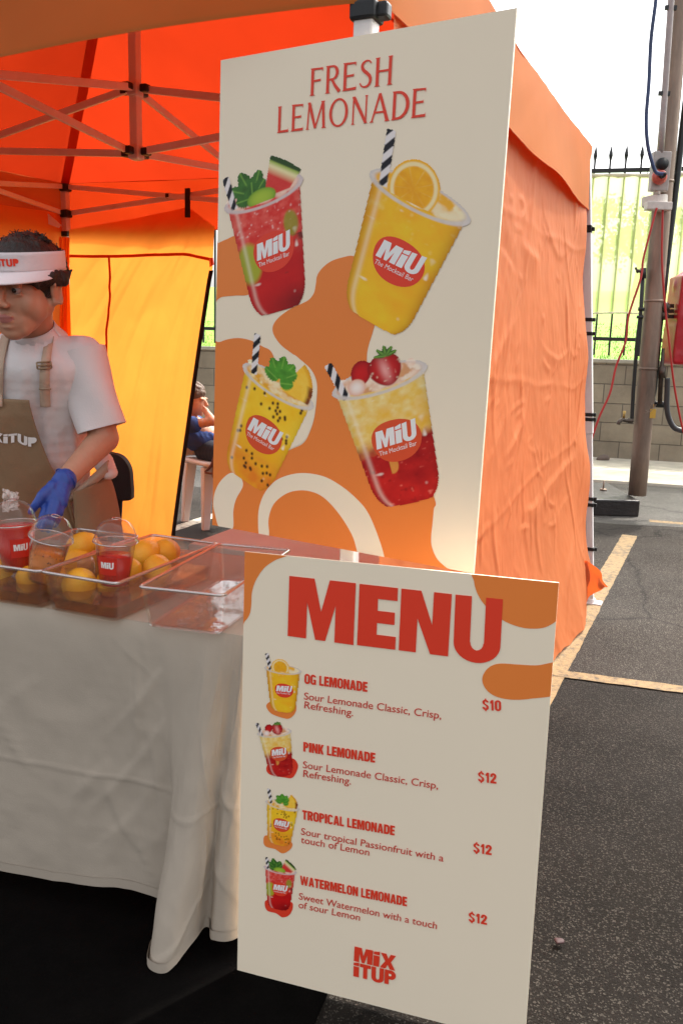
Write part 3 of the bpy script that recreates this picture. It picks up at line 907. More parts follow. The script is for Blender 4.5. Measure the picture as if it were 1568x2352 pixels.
# back wall: half of it hangs, its free edge carries a black zip
FLp = FL-n_back*.02
def onback(x, y, off=0.0): return gplane(x, y, FLp-n_back*off, n_back)
def topline(u):
    x = 158+(493-158)*u
    if x < 432: y = 527+(476-527)*((x-158)/(432-158))**1.1
    else: y = 476+(521-476)*((x-432)/(493-432))
    return x, y
def bfn2(u, v, off=0.0):
    tx, ty = topline(u)
    if v > .93: pass
    yb = 1262
    f = 1-v
    y = ty+(yb-ty)*f
    xl = 159+4*math.sin(f*9)*(.4+f)-3*f
    xr = 493-5*min(1, f*6)-(90*max(0, (f-.13)/.87)**.95)
    x = xl+(xr-xl)*u
    a = onback(x, y, off)
    th_ = math.atan2(f+.12, 1.02-u); rr_ = math.hypot(f+.12, 1.02-u)
    k = .030*rr_**.5*(float(ridge(np.array(th_*7+.6*math.sin(rr_*4)), np.array(rr_*1.3+th_), 5, 2))-.5)*2*min(1, u*6)*min(1, (1-u)*6+.2)
    k += .030*math.sin(u*7+f*2)*f*.6
    return a-n_back*k
bkw = MB().grid(bfn2, 90, 110).build('back_wall', M_WALLB, tent, smooth=True)
zp = MB().grid(lambda u, v: bfn2(1, .0+v*.865, .004)+tu*(.030*(u-.75)), 3, 90)
zp.grid(lambda u, v: bfn2(1, v*.865, .010)+tu*(.012*(u-.9)), 2, 90)
zp.build('zip', M_WEB, bkw, smooth=True)
pp_ = MB()
def back_uv(x, y):
    """nearest wall parameters of a sight line, by a short search"""
    best = None
    u, v = .5, .5
    st = .25
    def err(u, v):
        tx, ty = topline(u); f = 1-v; yy = ty+(1262-ty)*f
        xl = 159+4*math.sin(f*9)*(.4+f)-3*f; xr = 493-5*min(1, f*6)-(90*max(0, (f-.13)/.87)**.95)
        return (xl+(xr-xl)*u-x)**2+(yy-y)**2
    for _ in range(40):
        c = [(err(min(1, max(0, u+a*st)), min(1, max(0, v+b*st))), min(1, max(0, u+a*st)), min(1, max(0, v+b*st))) for a in (-1, 0, 1) for b in (-1, 0, 1)]
        m = min(c); 
        if (m[1], m[2]) == (u, v): st *= .5
        u, v = m[1], m[2]
    return u, v
def strip(pts, wd):
    P = smooth_path([V(*p, 0) for p in pts], 14, False)
    uv = [back_uv(p.x, p.y) for p in P]
    q = [bfn2(u, v, .006) for u, v in uv]
    vs = []
    for i, a in enumerate(q):
        t = (q[min(i+1, len(q)-1)]-q[max(i-1, 0)]).normalized(); s_ = t.cross(n_back)*wd/2
        vs += [a-s_, a-n_back*.004, a+s_]
    pp_.add(vs, [(i*3+k, i*3+k+1, i*3+k+4, i*3+k+3) for i in range(len(q)-1) for k in (0, 1)])
strip([(160, 588), (250, 589), (340, 586), (420, 584), (455, 590), (488, 597)], .018)
strip([(252, 590), (250, 700), (246, 840), (243, 1000), (238, 1200)], .018)
pp_.build('piping', M_PIPING, bkw, smooth=True)
MB().box(onback(431, 466, .03), (.03, .012, .16), trot).build('hanging_strap', M_WEB, bkw)
MB().grid(lambda u, v: onback(480+10*u+2*v, 592+22*v*(1-u*.3), .02+.02*math.sin(u*3)), 6, 6).build('rolled_flap', M_PIPING, bkw, smooth=True)

# fold of the corner hanging over the leg
MB().grid(lambda u, v: gy(136+27*u-3*v+3*math.sin(v*9+u*4), 545+700*v, 5.47+.03*math.sin(u*9+v*3)), 14, 40).build('corner_fold', M_WALLL, tent, smooth=True)
# left wall
n_left = V(-tv.y, tv.x, 0)
def lfn(u, v):
    p = FL.lerp(NL, u)
    k = .03*(float(ridge(np.array(u*4+v*2), np.array(v*3-u), 8, 3))-.5)+.035*math.sin(u*11)*(1-v)
    return p-n_left*(.03+k)+V(0, 0, .01+(2.03-.05*math.sin(PI*u))*v)+tu*(.06*math.sin(v*5)*max(0, 1-u*12))
MB().grid(lfn, 80, 70).build('left_wall', M_WALLL, tent, smooth=True)
# white size label sewn inside the back left corner
lb = MB().poly([gy(x, y, 5.42) for x, y in ((72, 489), (112, 491), (142, 517), (136, 524), (110, 514))]).build('sewn_label', flat('white_label', (.8, .78, .75)), tent)
# ------------------------------------------------------------------ printed boards
M_CREAM = pbr('cream_board', (.93, .79, .595), .42, 0, .012, 3, spec=.3)
M_ORNG = pbr('orange_ink', (.86, .235, .045), .42, 0, .02, 3, spec=.3)
M_REDI = pbr('red_ink', (.80, .052, .022), .42, 0, .02, 3, spec=.3)
M_WHTI = pbr('white_ink', (.86, .83, .80), .45, 0, .01, 3, spec=.3)
M_INK = printed('picture_ink')

class Board:
    def __init__(s, name, label, cat, t, R, W, H):
        s.t = Vector(t); s.R = Matrix(R); s.W = W; s.H = H
        s.x = s.R@V(1, 0, 0); s.z = s.R@V(0, 0, 1); s.n = -(s.R@V(0, 1, 0))
        s.root = thing(name, label, cat, s.t-s.z*H/2)
        s.k = 0
        o = MB().box(s.t-s.n*.0025, (W, .005, H), s.R).build('panel', M_CREAM, s.root)
    def at(s, u, v, h=0): return s.t+s.x*u+s.z*v+s.n*h
    def loc(s, x, y):
        p = gplane(x, y, s.t, s.n)-s.t
        return (p.dot(s.x), p.dot(s.z))
    def layer(s):
        s.k += 1
        return .0004+.00006*min(s.k, 10)
    def shape(s, name, polys, m, parent=None, h=None, clip=True):
        h = h or s.layer()
        b = MB()
        for p in polys:
            q = [(max(-s.W/2, min(s.W/2, a)), max(-s.H/2, min(s.H/2, c))) for a, c in p] if clip else p
            b.poly([s.at(a, c, h) for a, c in q])
        return b.build(name, m, parent or s.root)
    def blob(s, name, pts, m, n=7):
        P = smooth_path([V(*s.loc(*p), 0) for p in pts], n)
        return s.shape(name, [[(p.x, p.y) for p in P]], m)
    def tris(s, name, vs, fs, m, h=None, parent=None):
        h = h or s.layer()
        return MB().add([s.at(a, c, h) for a, c in vs], fs).build(name, m, parent or s.root)

_TC = {}
def text_geo(body, bold=0.0, shear=0.0):
    key = (body, bold, shear)
    if key in _TC: return _TC[key]
    cu = bpy.data.curves.new('t', 'FONT')
    cu.body = body; cu.offset = bold; cu.shear = shear; cu.resolution_u = 4; cu.fill_mode = 'FRONT'
    o = bpy.data.objects.new('t', cu); COL.objects.link(o)
    bpy.context.view_layer.update()
    me = bpy.data.meshes.new_from_object(o.evaluated_get(bpy.context.evaluated_depsgraph_get()))
    vs = [(v.co.x, v.co.y) for v in me.vertices]; fs = [tuple(p.vertices) for p in me.polygons]
    bpy.data.objects.remove(o); bpy.data.curves.remove(cu); bpy.data.meshes.remove(me)
    _TC[key] = (vs, fs)
    return vs, fs
def cap_h(bold):
    vs, _ = text_geo('H', bold)
    return max(v[1] for v in vs)
def text_line(B, name, body, pl, pr, cap, m, bold=0.0, shear=0.0, parent=None, h=None):
    """one line of writing from left point pl to right point pr on the baseline, capital height cap metres"""
    vs, fs = text_geo(body, bold, shear)
    x0 = min(v[0] for v in vs); x1 = max(v[0] for v in vs); ch = cap_h(bold)
    dx, dy = pr[0]-pl[0], pr[1]-pl[1]
    L = math.hypot(dx, dy); ex = (dx/L, dy/L); ey = (-ex[1], ex[0])
    q = []
    for a, c in vs:
        a = (a-x0)/(x1-x0)*L; c = c/ch*cap
        q.append((pl[0]+ex[0]*a+ey[0]*c, pl[1]+ex[1]*a+ey[1]*c))
    return B.tris(name, q, fs, m, h or .0015, parent)

# heavy block letters
def arc(cx, cy, rx, ry, a0, a1, n=10):
    return [(cx+rx*math.cos(math.radians(a0+(a1-a0)*i/n)), cy+ry*math.sin(math.radians(a0+(a1-a0)*i/n))) for i in range(n+1)]
BLK = {
 'M': [[(0, 0), (0, 1), (.385, 1), (.5, .47), (.615, 1), (1, 1), (1, 0), (.715, 0), (.715, .60), (.575, 0), (.425, 0), (.285, .60), (.285, 0)]],
 'E': [[(0, 0), (0, 1), (1, 1), (1, .79), (.5, .79), (.5, .60), (.95, .60), (.95, .40), (.5, .40), (.5, .21), (1, .21), (1, 0)]],
 'N': [[(0, 0), (0, 1), (.40, 1), (.65, .47), (.65, 1), (1, 1), (1, 0), (.64, 0), (.35, .55), (.35, 0)]],
 'U': [[(0, 1), (.35, 1), (.35, .27)]+arc(.5, .27, .14, .12, 180, 360, 8)+[(.65, .27), (.65, 1), (1, 1)]+arc(.5, .25, .5, .30, 0, -180, 16)],
 'I': [[(0, 0), (0, .72), (1, .72), (1, 0)], [(0, .78), (.0, .96), (1, 1.03), (1, .78)]],
 'X': [[(0, 0), (.32, .5), (.0, 1), (.37, 1), (.52, .70), (.66, 1), (1, 1), (.70, .5), (1, 0), (.64, 0), (.5, .29), (.36, 0)]],
 'T': [[(0, 1), (1, 1), (1, .76), (.69, .76), (.69, 0), (.31, 0), (.31, .76), (0, .76)]],
 'P': [[(0, 0), (0, 1), (.55, 1)]+arc(.58, .68, .42, .32, 90, -90, 12)[1:]+[(.38, .36), (.38, 0)], ],
 'J': [[(0, .0), (.0, .3), (.4, .3), (.4, .27), (.62, .27), (.62, 1), (1, 1.12), (1, 0)]],
}
BW = {'M': 1.12, 'E': .66, 'N': .86, 'U': .80, 'I': .36, 'X': .9, 'T': .72, 'P': .72, 'J': .6}
def block_word(word, gap=.05, italic=0):
    """polygons of a word, unit height, with its total width"""
    x = 0; out_ = []
    for ch in word:
        w_ = BW[ch]
        for p in BLK[ch]: out_.append([(x+a*w_+italic*c, c) for a, c in p])
        if ch == 'P': out_.append(('hole', [(x+a*w_, c) for a, c in ((.38, .76), (.38, .60), (.56, .60), (.62, .68), (.56, .76))]))
        x += w_+gap
    return out_, x-gap
def block_text(B, name, word, bl, br, tl, m, parent=None, h=None, gap=.05, holem=None, warp=None):
    ps, W_ = block_word(word, gap)
    bl, br, tl = [V(*p, 0) for p in (bl, br, tl)]
    ex = (br-bl)/W_; ey = tl-bl
    pol = []; hol = []
    for p in ps:
        t_ = hol if p[0] == 'hole' else pol
        p = p[1] if p[0] == 'hole' else p
        q = [bl+ex*a+ey*(c*(warp(a/W_) if warp else 1)) for a, c in p]
        t_.append([(k.x, k.y) for k in q])
    h = h or .0015
    o = B.shape(name, pol, m, parent, h, clip=False)
    if hol and holem: B.shape('counter', hol, holem, o if parent is None else parent, h+.0002, clip=False)
    return o

# tapered serif letters of the poster heading: strokes on a unit-high body
def serif_glyph(c):
    P = []
    def stem(x, y0=0, y1=1, w=.13, s=.045, x2=None):
        x2 = x if x2 is None else x2
        P.append([(x-w/2-s, y0), (x-w/2, y0+.05), (x2-w/2, y1-.05), (x2-w/2-s*.8, y1), (x2+w/2+s*.5, y1), (x2+w/2-.012, y1-.05), (x+w/2-.012, y0+.05), (x+w/2+s, y0)])
    def barr(x0, x1, y, w=.075, tip=0):
        P.append([(x0, y-w/2), (x0, y+w/2), (x1, y+w/2+tip*.2), (x1+.02, y+w/2+tip if tip > 0 else y+w/2), (x1+.012, y-w/2+(tip if tip < 0 else 0)), (x1-.03, y-w/2)])
    def stroke(pts, ws):
        pts = [V(*p, 0) for p in pts]; L = []; R_ = []
        for i, p in enumerate(pts):
            t = (pts[min(i+1, len(pts)-1)]-pts[max(i-1, 0)]).normalized(); n_ = V(-t.y, t.x, 0)*ws[i]/2
            L.append(tuple((p+n_)[:2])); R_.append(tuple((p-n_)[:2]))
        P.append(L+R_[::-1])
    if c == 'F': stem(.1); barr(.1, .50, .96, .08, -.08); barr(.1, .42, .53, .07, .05); wd = .54
    if c == 'R':
        stem(.1)
        a = [(.12, .965)]+arc(.27, .73, .20, .235, 80, -80, 12)+[(.12, .49)]
        stroke(a, [.07]+[.07+.05*math.sin(PI*i/12) for i in range(13)]+[.065]); stroke([(.25, .5), (.40, .25), (.58, 0.02)], [.08, .11, .13]); wd = .60
    if c == 'E': stem(.1); barr(.1, .50, .96, .08, -.08); barr(.1, .43, .52, .07, .05); barr(.1, .53, .04, .08, .09); wd = .57
    if c == 'S':
        a = [(.44, .86), (.36, .945), (.24, .955), (.12, .88), (.095, .76), (.16, .63), (.29, .52), (.40, .40), (.43, .24), (.36, .10), (.22, .045), (.09, .09), (.03, .20)]
        q = smooth_path([V(*p, 0) for p in a], 4, False)
        stroke([(p.x, p.y) for p in q], [.05+.07*math.sin(PI*min(1, max(0, (i/(len(q)-1)-.1)/.8))) for i in range(len(q))]); wd = .50
    if c == 'H': stem(.1); stem(.58); barr(.1, .58, .52, .075); wd = .68
    if c == 'L': stem(.1); barr(.1, .50, .04, .08, .10); wd = .54
    if c == 'M': stem(.08, w=.07, x2=.13); stroke([(.13, .98), (.42, .03)], [.13, .10]); stroke([(.42, .03), (.72, .98)], [.06, .07]); stem(.80, w=.12, x2=.74); wd = .90
    if c == 'O':
        o_ = arc(.42, .5, .40, .52, 0, 360, 40); i_ = arc(.42, .5, .285, .45, 0, 360, 40)
        for k in range(40): P.append([o_[k], o_[k+1], i_[k+1], i_[k]])
        wd = .86
    if c == 'N': stem(.09, w=.07); stroke([(.09, .98), (.62, .02)], [.13, .11]); stem(.62, w=.07); wd = .72
    if c == 'A': stroke([(.04, 0), (.34, 1)], [.06, .09]); stroke([(.34, 1), (.68, 0)], [.10, .13]); barr(.16, .54, .34, .07); P.append([(-.04, 0), (-.02, .04), (.1, .04), (.12, 0)]); P.append([(.56, 0), (.6, .04), (.74, .04), (.78, 0)]); wd = .74
    if c == 'D':
        stem(.1); a = [(.1, .955)]+arc(.22, .5, .40, .455, 88, -88, 18)+[(.1, .045)]
        stroke(a, [.08]+[.08+.055*math.sin(PI*i/18) for i in range(19)]+[.08]); wd = .68
    return P, wd
def serif_word(B, name, word, bl, br, cap, m):
    polys = []; x = 0
    for c in word:
        P, wd = serif_glyph(c)
        polys += [[(x+a, b_) for a, b_ in p] for p in P]
        x += wd+.10
    W_ = x-.10
    bl = V(*bl, 0); br = V(*br, 0); ex = (br-bl)/W_; ey = V(-ex.y, ex.x, 0).normalized()*cap
    b = MB(); h = .0013
    for i, p in enumerate(polys):
        q = [bl+ex*a+ey*c for a, c in p]
        b.poly([B.at(k.x, k.y, h+.00002*(i % 13)) for k in q])
    return b.build(name, m, B.root)

# ---- drinks pictures: painted as inks on a fine mesh
def clr(*c): return np.array(srgb(*c))
def paint_cup(kind, nx, ny):
    ss = 2
    X, Y = np.meshgrid(np.linspace(-.72, .72, nx*ss), np.linspace(-1.62, .86, ny*ss))
    img = np.zeros(X.shape+(3,)); al = np.zeros(X.shape)
    def put(mask, col):
        m = np.clip(mask, 0, 1)[..., None]
        img[:] = img*(1-m)+np.asarray(col)*m
        al[:] = np.maximum(al, np.clip(mask, 0, 1))
    def edge(d, w=.012): return np.clip(.5-d/w, 0, 1)
    def mixc(a, b, t): return a*(1-t[..., None])+b*t[..., None]
    n1 = fbm(X*5+3, Y*5+7, 11, 4); n2 = fbm(X*14+1, Y*14+5, 17, 3); n3 = vn(X*30, Y*30, 23)
    hw = .475+(.345-.475)*np.clip(-Y/1.42, 0, 1.05)
    ybot = -1.47-.06*np.sqrt(np.clip(1-(X/.36)**2, 0, 1))
    hw = hw-.16*(1-np.sqrt(np.clip(1-(np.clip(-1.24-Y, 0, .30)/.30)**2, 0, 1)))
    # interior of the rim, seen from slightly above
    re = np.hypot(X/.49, (Y-0)/.155)
    lo_, hi_ = {'lemon': (clr(248, 180, 50), clr(255, 236, 190)), 'trop': (clr(240, 170, 50), clr(252, 226, 170)), 'pink': (clr(225, 160, 110), clr(252, 232, 208)), 'melon': (clr(222, 80, 66), clr(250, 190, 175))}[kind]
    ice = mixc(lo_, hi_, np.clip((n2-.42)*5, 0, 1))
    put(edge((re-1)*.2), ice)
    body = edge(np.maximum(np.abs(X)-hw, ybot-Y))*(Y < .155*0+.02-.135*np.sqrt(np.clip(1-(X/.49)**2, 0, 1)))
    rnd_ = np.clip(np.abs(X)/hw, 0, 1)
    t = np.clip(-Y/1.5, 0, 1)
    if kind == 'lemon':
        c = mixc(clr(252, 176, 30), clr(250, 205, 40), np.clip(n1*1.5-.2, 0, 1))
        c = mixc(c, clr(255, 225, 130), np.clip((n2-.55)*2.2, 0, .7)*(t < .35))
        c = mixc(c, clr(215, 130, 10), rnd_**6*.6)
    elif kind == 'trop':
        c = mixc(clr(250, 190, 20), clr(255, 215, 60), np.clip(n1*1.6-.3, 0, 1))
        c = mixc(c, clr(235, 110, 30), np.clip((t-.45)*2.2, 0, .85)*np.clip(n1*1.6, 0, 1))
        c = mixc(c, clr(250, 190, 30), np.clip((.1-X)*1.2, 0, 1)*np.clip((t-.6)*3, 0, 1)*.8)
        r = np.random.RandomState(4)
        for _ in range(64):
            sx_, sy_ = r.uniform(-.42, .42), -r.uniform(.12, 1.4)
            if abs(sx_) > .43+sy_*.08: continue
            d = np.hypot((X-sx_)/.015, (Y-sy_)/.021)
            c = mixc(c, clr(170, 90, 10), np.clip(1.7-d, 0, 1)*.6); c = mixc(c, clr(35, 22, 14), np.clip(1.5-d, 0, 1))
    elif kind == 'pink':
        top = mixc(clr(245, 200, 90), clr(250, 228, 165), np.clip(n2*1.8-.4, 0, 1)); top = mixc(top, clr(246, 180, 40), np.clip(n1*2-.8, 0, .8))
        low = mixc(clr(165, 18, 20), clr(214, 38, 30), np.clip(n1*1.8-.4, 0, 1)); low = mixc(low, clr(120, 10, 14), np.clip((n2-.55)*3, 0, .7)); low = mixc(low, clr(245, 130, 110), np.clip((n3-.86)*6, 0, .8))
        k = np.clip((t-.43+.06*X-.16*(n1-.45)+.06*(n2-.5))*7, 0, 1)
        c = mixc(top, low, k)
    else:
        top = mixc(clr(222, 50, 42), clr(240, 110, 95), np.clip(n2*1.8-.5, 0, 1))
        low = mixc(clr(190, 15, 20), clr(215, 30, 25), n1); low = mixc(low, clr(110, 8, 14), np.clip((t-.80)*5, 0, .75)*np.clip(X*2+.6, 0, 1))
        c = mixc(top, low, np.clip((t-.40)*5, 0, 1))
        c = mixc(c, clr(60, 40, 30), np.clip((fbm(X*6, Y*6, 31)-.52)*6, 0, .75)*(t > .42)*(t < .72)*(X > -.05))
        c = mixc(c, clr(165, 185, 50), edge(np.hypot((X+.30)/.16, (Y+.82)/.26)-1, .3)*.85); c = mixc(c, clr(120, 160, 40), edge(np.hypot((X-.30)/.09, (Y+.48)/.16)-1, .3)*.7)
        c = mixc(c, clr(250, 215, 205), np.clip((n3-.80)*5, 0, .6)*(t < .35))
    c = mixc(c, c*.72, rnd_**8*.7)
    c = mixc(c, clr(255, 250, 235), np.clip((vn(X*9, Y*9, 57)-.90)*9, 0, .7))
    c = mixc(c, clr(255, 245, 225), np.exp(-((X+.8*hw)/.025)**2)*.35)
    put(body, c)
    if kind == 'pink':
        put(edge(np.hypot((X+.08)/.07, (Y+1.03)/.11)-1, .1)*(X+.08 > -.02)*(.8), clr(235, 160, 70))
    # rim ring
    ring = edge(np.abs(re-1)*.2-.013-.010*np.clip(-Y/.155, 0, 1), .016)
    rimc = clr(222, 205, 200) if kind == 'melon' else clr(226, 214, 205)
    back = ring*(Y > 0)
    put(back*.9, rimc*.92)
    # ice lumps
    r = np.random.RandomState(8+len(kind))
    for _ in range(16):
        a, b = r.uniform(-.42, .42), r.uniform(-.09, .12)
        if kind == 'lemon' and a < .05: continue
        d = np.hypot((X-a)/r.uniform(.05, .09), (Y-b)/r.uniform(.04, .07))
        cc = clr(252, 232, 190) if kind in ('lemon', 'trop') else clr(250, 215, 190)
        put(edge(d-1, .4)*.55*(re < 1.0+.4*(Y > 0)), cc)
    def leaf(x, y, a, L, w_, col):
        ca, sa = math.cos(a), math.sin(a)
        u = (X-x)*ca+(Y-y)*sa; v = -(X-x)*sa+(Y-y)*ca
        wd = w_*np.sqrt(np.clip(1-((u-L/2)/(L/2))**2, 0, 1))*(1+.12*np.sin(u/L*40))*(1-.35*u/L)
        k = edge(np.abs(v)-wd)*(u > 0)*(u < L)
        cc = mixc(col, col*.5, np.clip(n2*1.6-.3, 0, 1)); cc = mixc(cc, clr(150, 200, 80), np.exp(-(v/.008)**2)*.6)
        put(k, cc)
    if kind == 'lemon':
        cx, cy, R_ = -.07, .05, .335
        d = np.hypot(X-cx, (Y-cy)*.82)*1.34
        f = edge(d-R_)*(Y > -.10)
        cc = np.broadcast_to(clr(250, 182, 30), X.shape+(3,)).copy()
        cc = mixc(cc, clr(252, 228, 170), edge(np.abs(d-.285)-.025, .02))
        ang = np.arctan2(Y-cy, X-cx)
        seg = np.exp(-(np.sin(ang*4.5)/.10)**2)*(d < .27)
        cc = mixc(cc, clr(250, 205, 110), seg*.8); cc = mixc(cc, clr(236, 150, 20), np.clip(n2*1.5-.4, 0, .6)*(d < .26))
        put(f, cc)
    if kind == 'trop':
        f = edge(np.maximum.reduce([np.hypot(X-.10, (Y-.06)*.8)-.355, -(Y+.02)+.0*X, (.05+.55*(Y-.0)*.75)-X+.0]))
        cc = mixc(clr(252, 190, 40), clr(255, 216, 90), n2)
        cc = mixc(cc, clr(236, 170, 40), edge(-(np.hypot(X-.10, (Y-.06)*.8)-.315), .03)); cc = mixc(cc, clr(130, 62, 22), edge(-(np.hypot(X-.10, (Y-.06)*.8)-.30), .05)*(Y < .22)*np.clip(n2*2.2-.2, 0, 1))
        put(f, cc)
        for x, y, a, L in ((-.01, .10, 2.25, .33), (.0, .10, 1.68, .38), (.01, .10, 1.2, .36), (.02, .10, .85, .30), (-.02, .08, 2.85, .26), (.02, .05, .45, .22)): leaf(x, y, a, L*.85, .098, clr(90, 165, 50))
    if kind == 'melon':
        for x, y, a, L in ((-.12, .03, 1.15, .34), (-.14, .04, 1.9, .38), (-.15, .04, 2.6, .34), (-.10, .03, .75, .24), (-.16, .0, 3.1, .22), (-.13, .02, 1.5, .2)): leaf(x, y, a, L*.9, .108, clr(66, 120, 45))
        a0 = .18
        u = (X-.20)*math.cos(a0)-(Y-.0)*math.sin(a0)*-1; v = (Y-.0)
        rn = (X-.16)*.658+(Y-.379)*.753
        f = edge(np.maximum.reduce([rn-.06*np.cos((X-.32)*5), (.04+.34*(Y-.03))-X, (X-.354)*.715-(Y+.05)*.70, -(Y+.055)+.0*X]))
        dt = -rn+.02
        cc = mixc(clr(214, 42, 40), clr(228, 75, 65), n2)
        cc = mixc(cc, clr(240, 225, 170), edge(dt-.13, .09)); cc = mixc(cc, clr(170, 190, 90), edge(dt-.055, .04)); cc = mixc(cc, clr(45, 75, 30), edge(dt-.022, .015))
        put(f, cc)
        d = np.hypot((X+.02)/.19, (Y+.04)/.115)
        cc = mixc(clr(170, 195, 60), clr(110, 155, 40), np.clip(d, 0, 1)**3)
        put(edge(d-1, .08)*(Y > -.10), cc)
    if kind == 'pink':
        for x, y, a_, b_, ang in ((-.16, .13, .11, .16, -.45), (.10, .09, .175, .19, .12)):
            ca, sa = math.cos(ang), math.sin(ang)
            u = (X-x)*ca+(Y-y)*sa; v = -(X-x)*sa+(Y-y)*ca
            d = np.hypot(u/(a_*(1+.35*v/b_*.6)), v/b_)
            cc = mixc(clr(205, 28, 28), clr(150, 12, 18), np.clip(d, 0, 1)**3)
            if x > 0:
                cc = mixc(cc, clr(250, 190, 180), np.exp(-(np.hypot(u/.05, v/.13)-.0)**2)*.7); cc = mixc(cc, clr(240, 220, 190), np.clip((n3-.8)*5, 0, .6))
            put(edge(d-1, .06), cc)
        for a in (.2, .8, 1.5, 2.2, 2.9): leaf(.14, .25, a, .13, .026, clr(70, 110, 45))
        d = np.hypot((X+.24)/.10, (Y+.01)/.10)
        put(edge(d-1, .1), mixc(clr(252, 236, 225), clr(238, 180, 150), np.clip(d, 0, 1)**2))
    # straw
    sp = {'lemon': ((-.36, -.07), (-.46, .52)), 'trop': ((-.345, -.03), (-.468, .51)), 'pink': ((-.375, -.11), (-.487, .372)), 'melon': ((-.39, -.06), (-.446, .38))}[kind]
    (x0, y0), (x1, y1) = sp
    L = math.hypot(x1-x0, y1-y0); tx, ty = (x1-x0)/L, (y1-y0)/L
    u = (X-x0)*tx+(Y-y0)*ty; v = -(X-x0)*ty+(Y-y0)*tx
    k = edge(np.abs(v)-.042)*(u > 0)*(u < L)
    st = ((u*5.2+v*7) % 1) < .5
    put(k, np.where(st[..., None], clr(28, 26, 34), clr(236, 226, 222)))
    front = ring*(Y <= 0)
    put(front*.92, mixc(rimc, rimc*.82, np.clip(n2*1.4-.3, 0, 1)))
    # average the supersamples
    A = al.reshape(ny, ss, nx, ss).mean((1, 3)); I = img.reshape(ny, ss, nx, ss, 3).mean((1, 3))/np.maximum(A, .05)[..., None]
    I = np.clip(I, 0, 1)
    return I, A
_CUPS = {}
def cup_picture(B, kind, rl, rr, bl, br, nx, ny, label, blob=True):
    """printed drink: rl, rr rim ends and bl, br bottom corners of the cup on the board"""
    key = (kind, nx)
    if key not in _CUPS: _CUPS[key] = paint_cup(kind, nx, ny)
    I, A = _CUPS[key]
    rl, rr, bl, br = [V(*p, 0) for p in (rl, rr, bl, br)]
    ex = (rr-rl)/.98; o = (rl+rr)/2; ey = (o-(bl+br)/2)/1.44
    gx = np.linspace(-.72, .72, nx); gyy = np.linspace(-1.62, .86, ny)
    keep = A > .5
    q = keep[:-1, :-1]+keep[1:, :-1].astype(int)+keep[:-1, 1:]+keep[1:, 1:] >= 2
    idx = -np.ones((ny, nx), int)
    used = np.zeros((ny, nx), bool)
    for dj in (0, 1):
        for di in (0, 1): used[dj:ny-1+dj, di:nx-1+di] |= q
    idx[used] = np.arange(used.sum())
    jj, ii = np.nonzero(used)
    h = .0012
    E = np.array([ex[:], ey[:]])
    w2 = np.stack([gx[ii], gyy[jj]], 1)@E+np.array(o[:])
    base = np.array(B.at(0, 0, h)[:])
    P = base+w2[:, :1]*np.array(B.x[:])+w2[:, 1:2]*np.array(B.z[:])-np.array(WLOC[B.root.name][:])
    js, is_ = np.nonzero(q)
    F = np.stack([idx[js, is_], idx[js, is_+1], idx[js+1, is_+1], idx[js+1, is_]], 1)
    # smear ink of neighbours into the verge cells that fell outside the picture
    C = I.copy(); W_ = A.copy()
    for _ in range(2):
        s = np.zeros_like(C); n_ = np.zeros_like(W_)
        for dj in (-1, 0, 1):
            for di in (-1, 0, 1):
                k = np.roll(np.roll(W_ > .3, dj, 0), di, 1)
                s += np.roll(np.roll(C, dj, 0), di, 1)*k[..., None]; n_ += k
        m = (W_ <= .3) & (n_ > 0)
        C[m] = s[m]/n_[m][:, None]; W_[m] = 1
    cols = np.concatenate([C[jj, ii], np.ones((len(jj), 1))], 1).astype(np.float32)
    me = bpy.data.meshes.new('drink_picture')
    me.vertices.add(len(P)); me.vertices.foreach_set('co', P.ravel())
    me.loops.add(F.size); me.loops.foreach_set('vertex_index', F.ravel().astype(np.int32))
    me.polygons.add(len(F)); me.polygons.foreach_set('loop_start', np.arange(0, F.size, 4, dtype=np.int32)); me.polygons.foreach_set('loop_total', np.full(len(F), 4, dtype=np.int32))
    me.update(calc_edges=True)
    at_ = me.color_attributes.new('ink', 'FLOAT_COLOR', 'POINT')
    at_.data.foreach_set('color', cols.ravel())
    me.materials.append(M_INK)
    ob = link('drink_picture', me, B.root)
    ob['label'] = label
    def L(a, c): 
        p = o+ex*a+ey*c
        return (p.x, p.y)
    bx, by = (.02, -.76)
    pts = [(bx+.265*math.cos(a)*(1+.10*math.sin(a+.6)), by+.27*math.sin(a)*(1+.06*math.cos(2*a))) for a in [2*PI*i/36 for i in range(36)]]
    B.shape('logo_blob', [[L(*p) for p in pts]], M_REDI if kind in ('lemon', 'melon') else M_REDO, ob, h+.0002, False)
    block_text(B, 'logo_lettering', 'MIU', L(bx-.215, by-.05), L(bx+.225, by-.03), L(bx-.185, by+.16), M_WHTI, ob, h+.0004, .06, warp=lambda t: 1+.25*max(0, t-.55))
    text_line(B, 'logo_strapline', 'The Mocktail Bar', L(bx-.20, by-.135), L(bx+.21, by-.115), .055*ey.length, M_WHTI, .0, .12, ob, h+.0004)
    return ob
M_REDO = pbr('red_orange_ink', (.74, .085, .025), .42, 0, .02, 3, spec=.3)

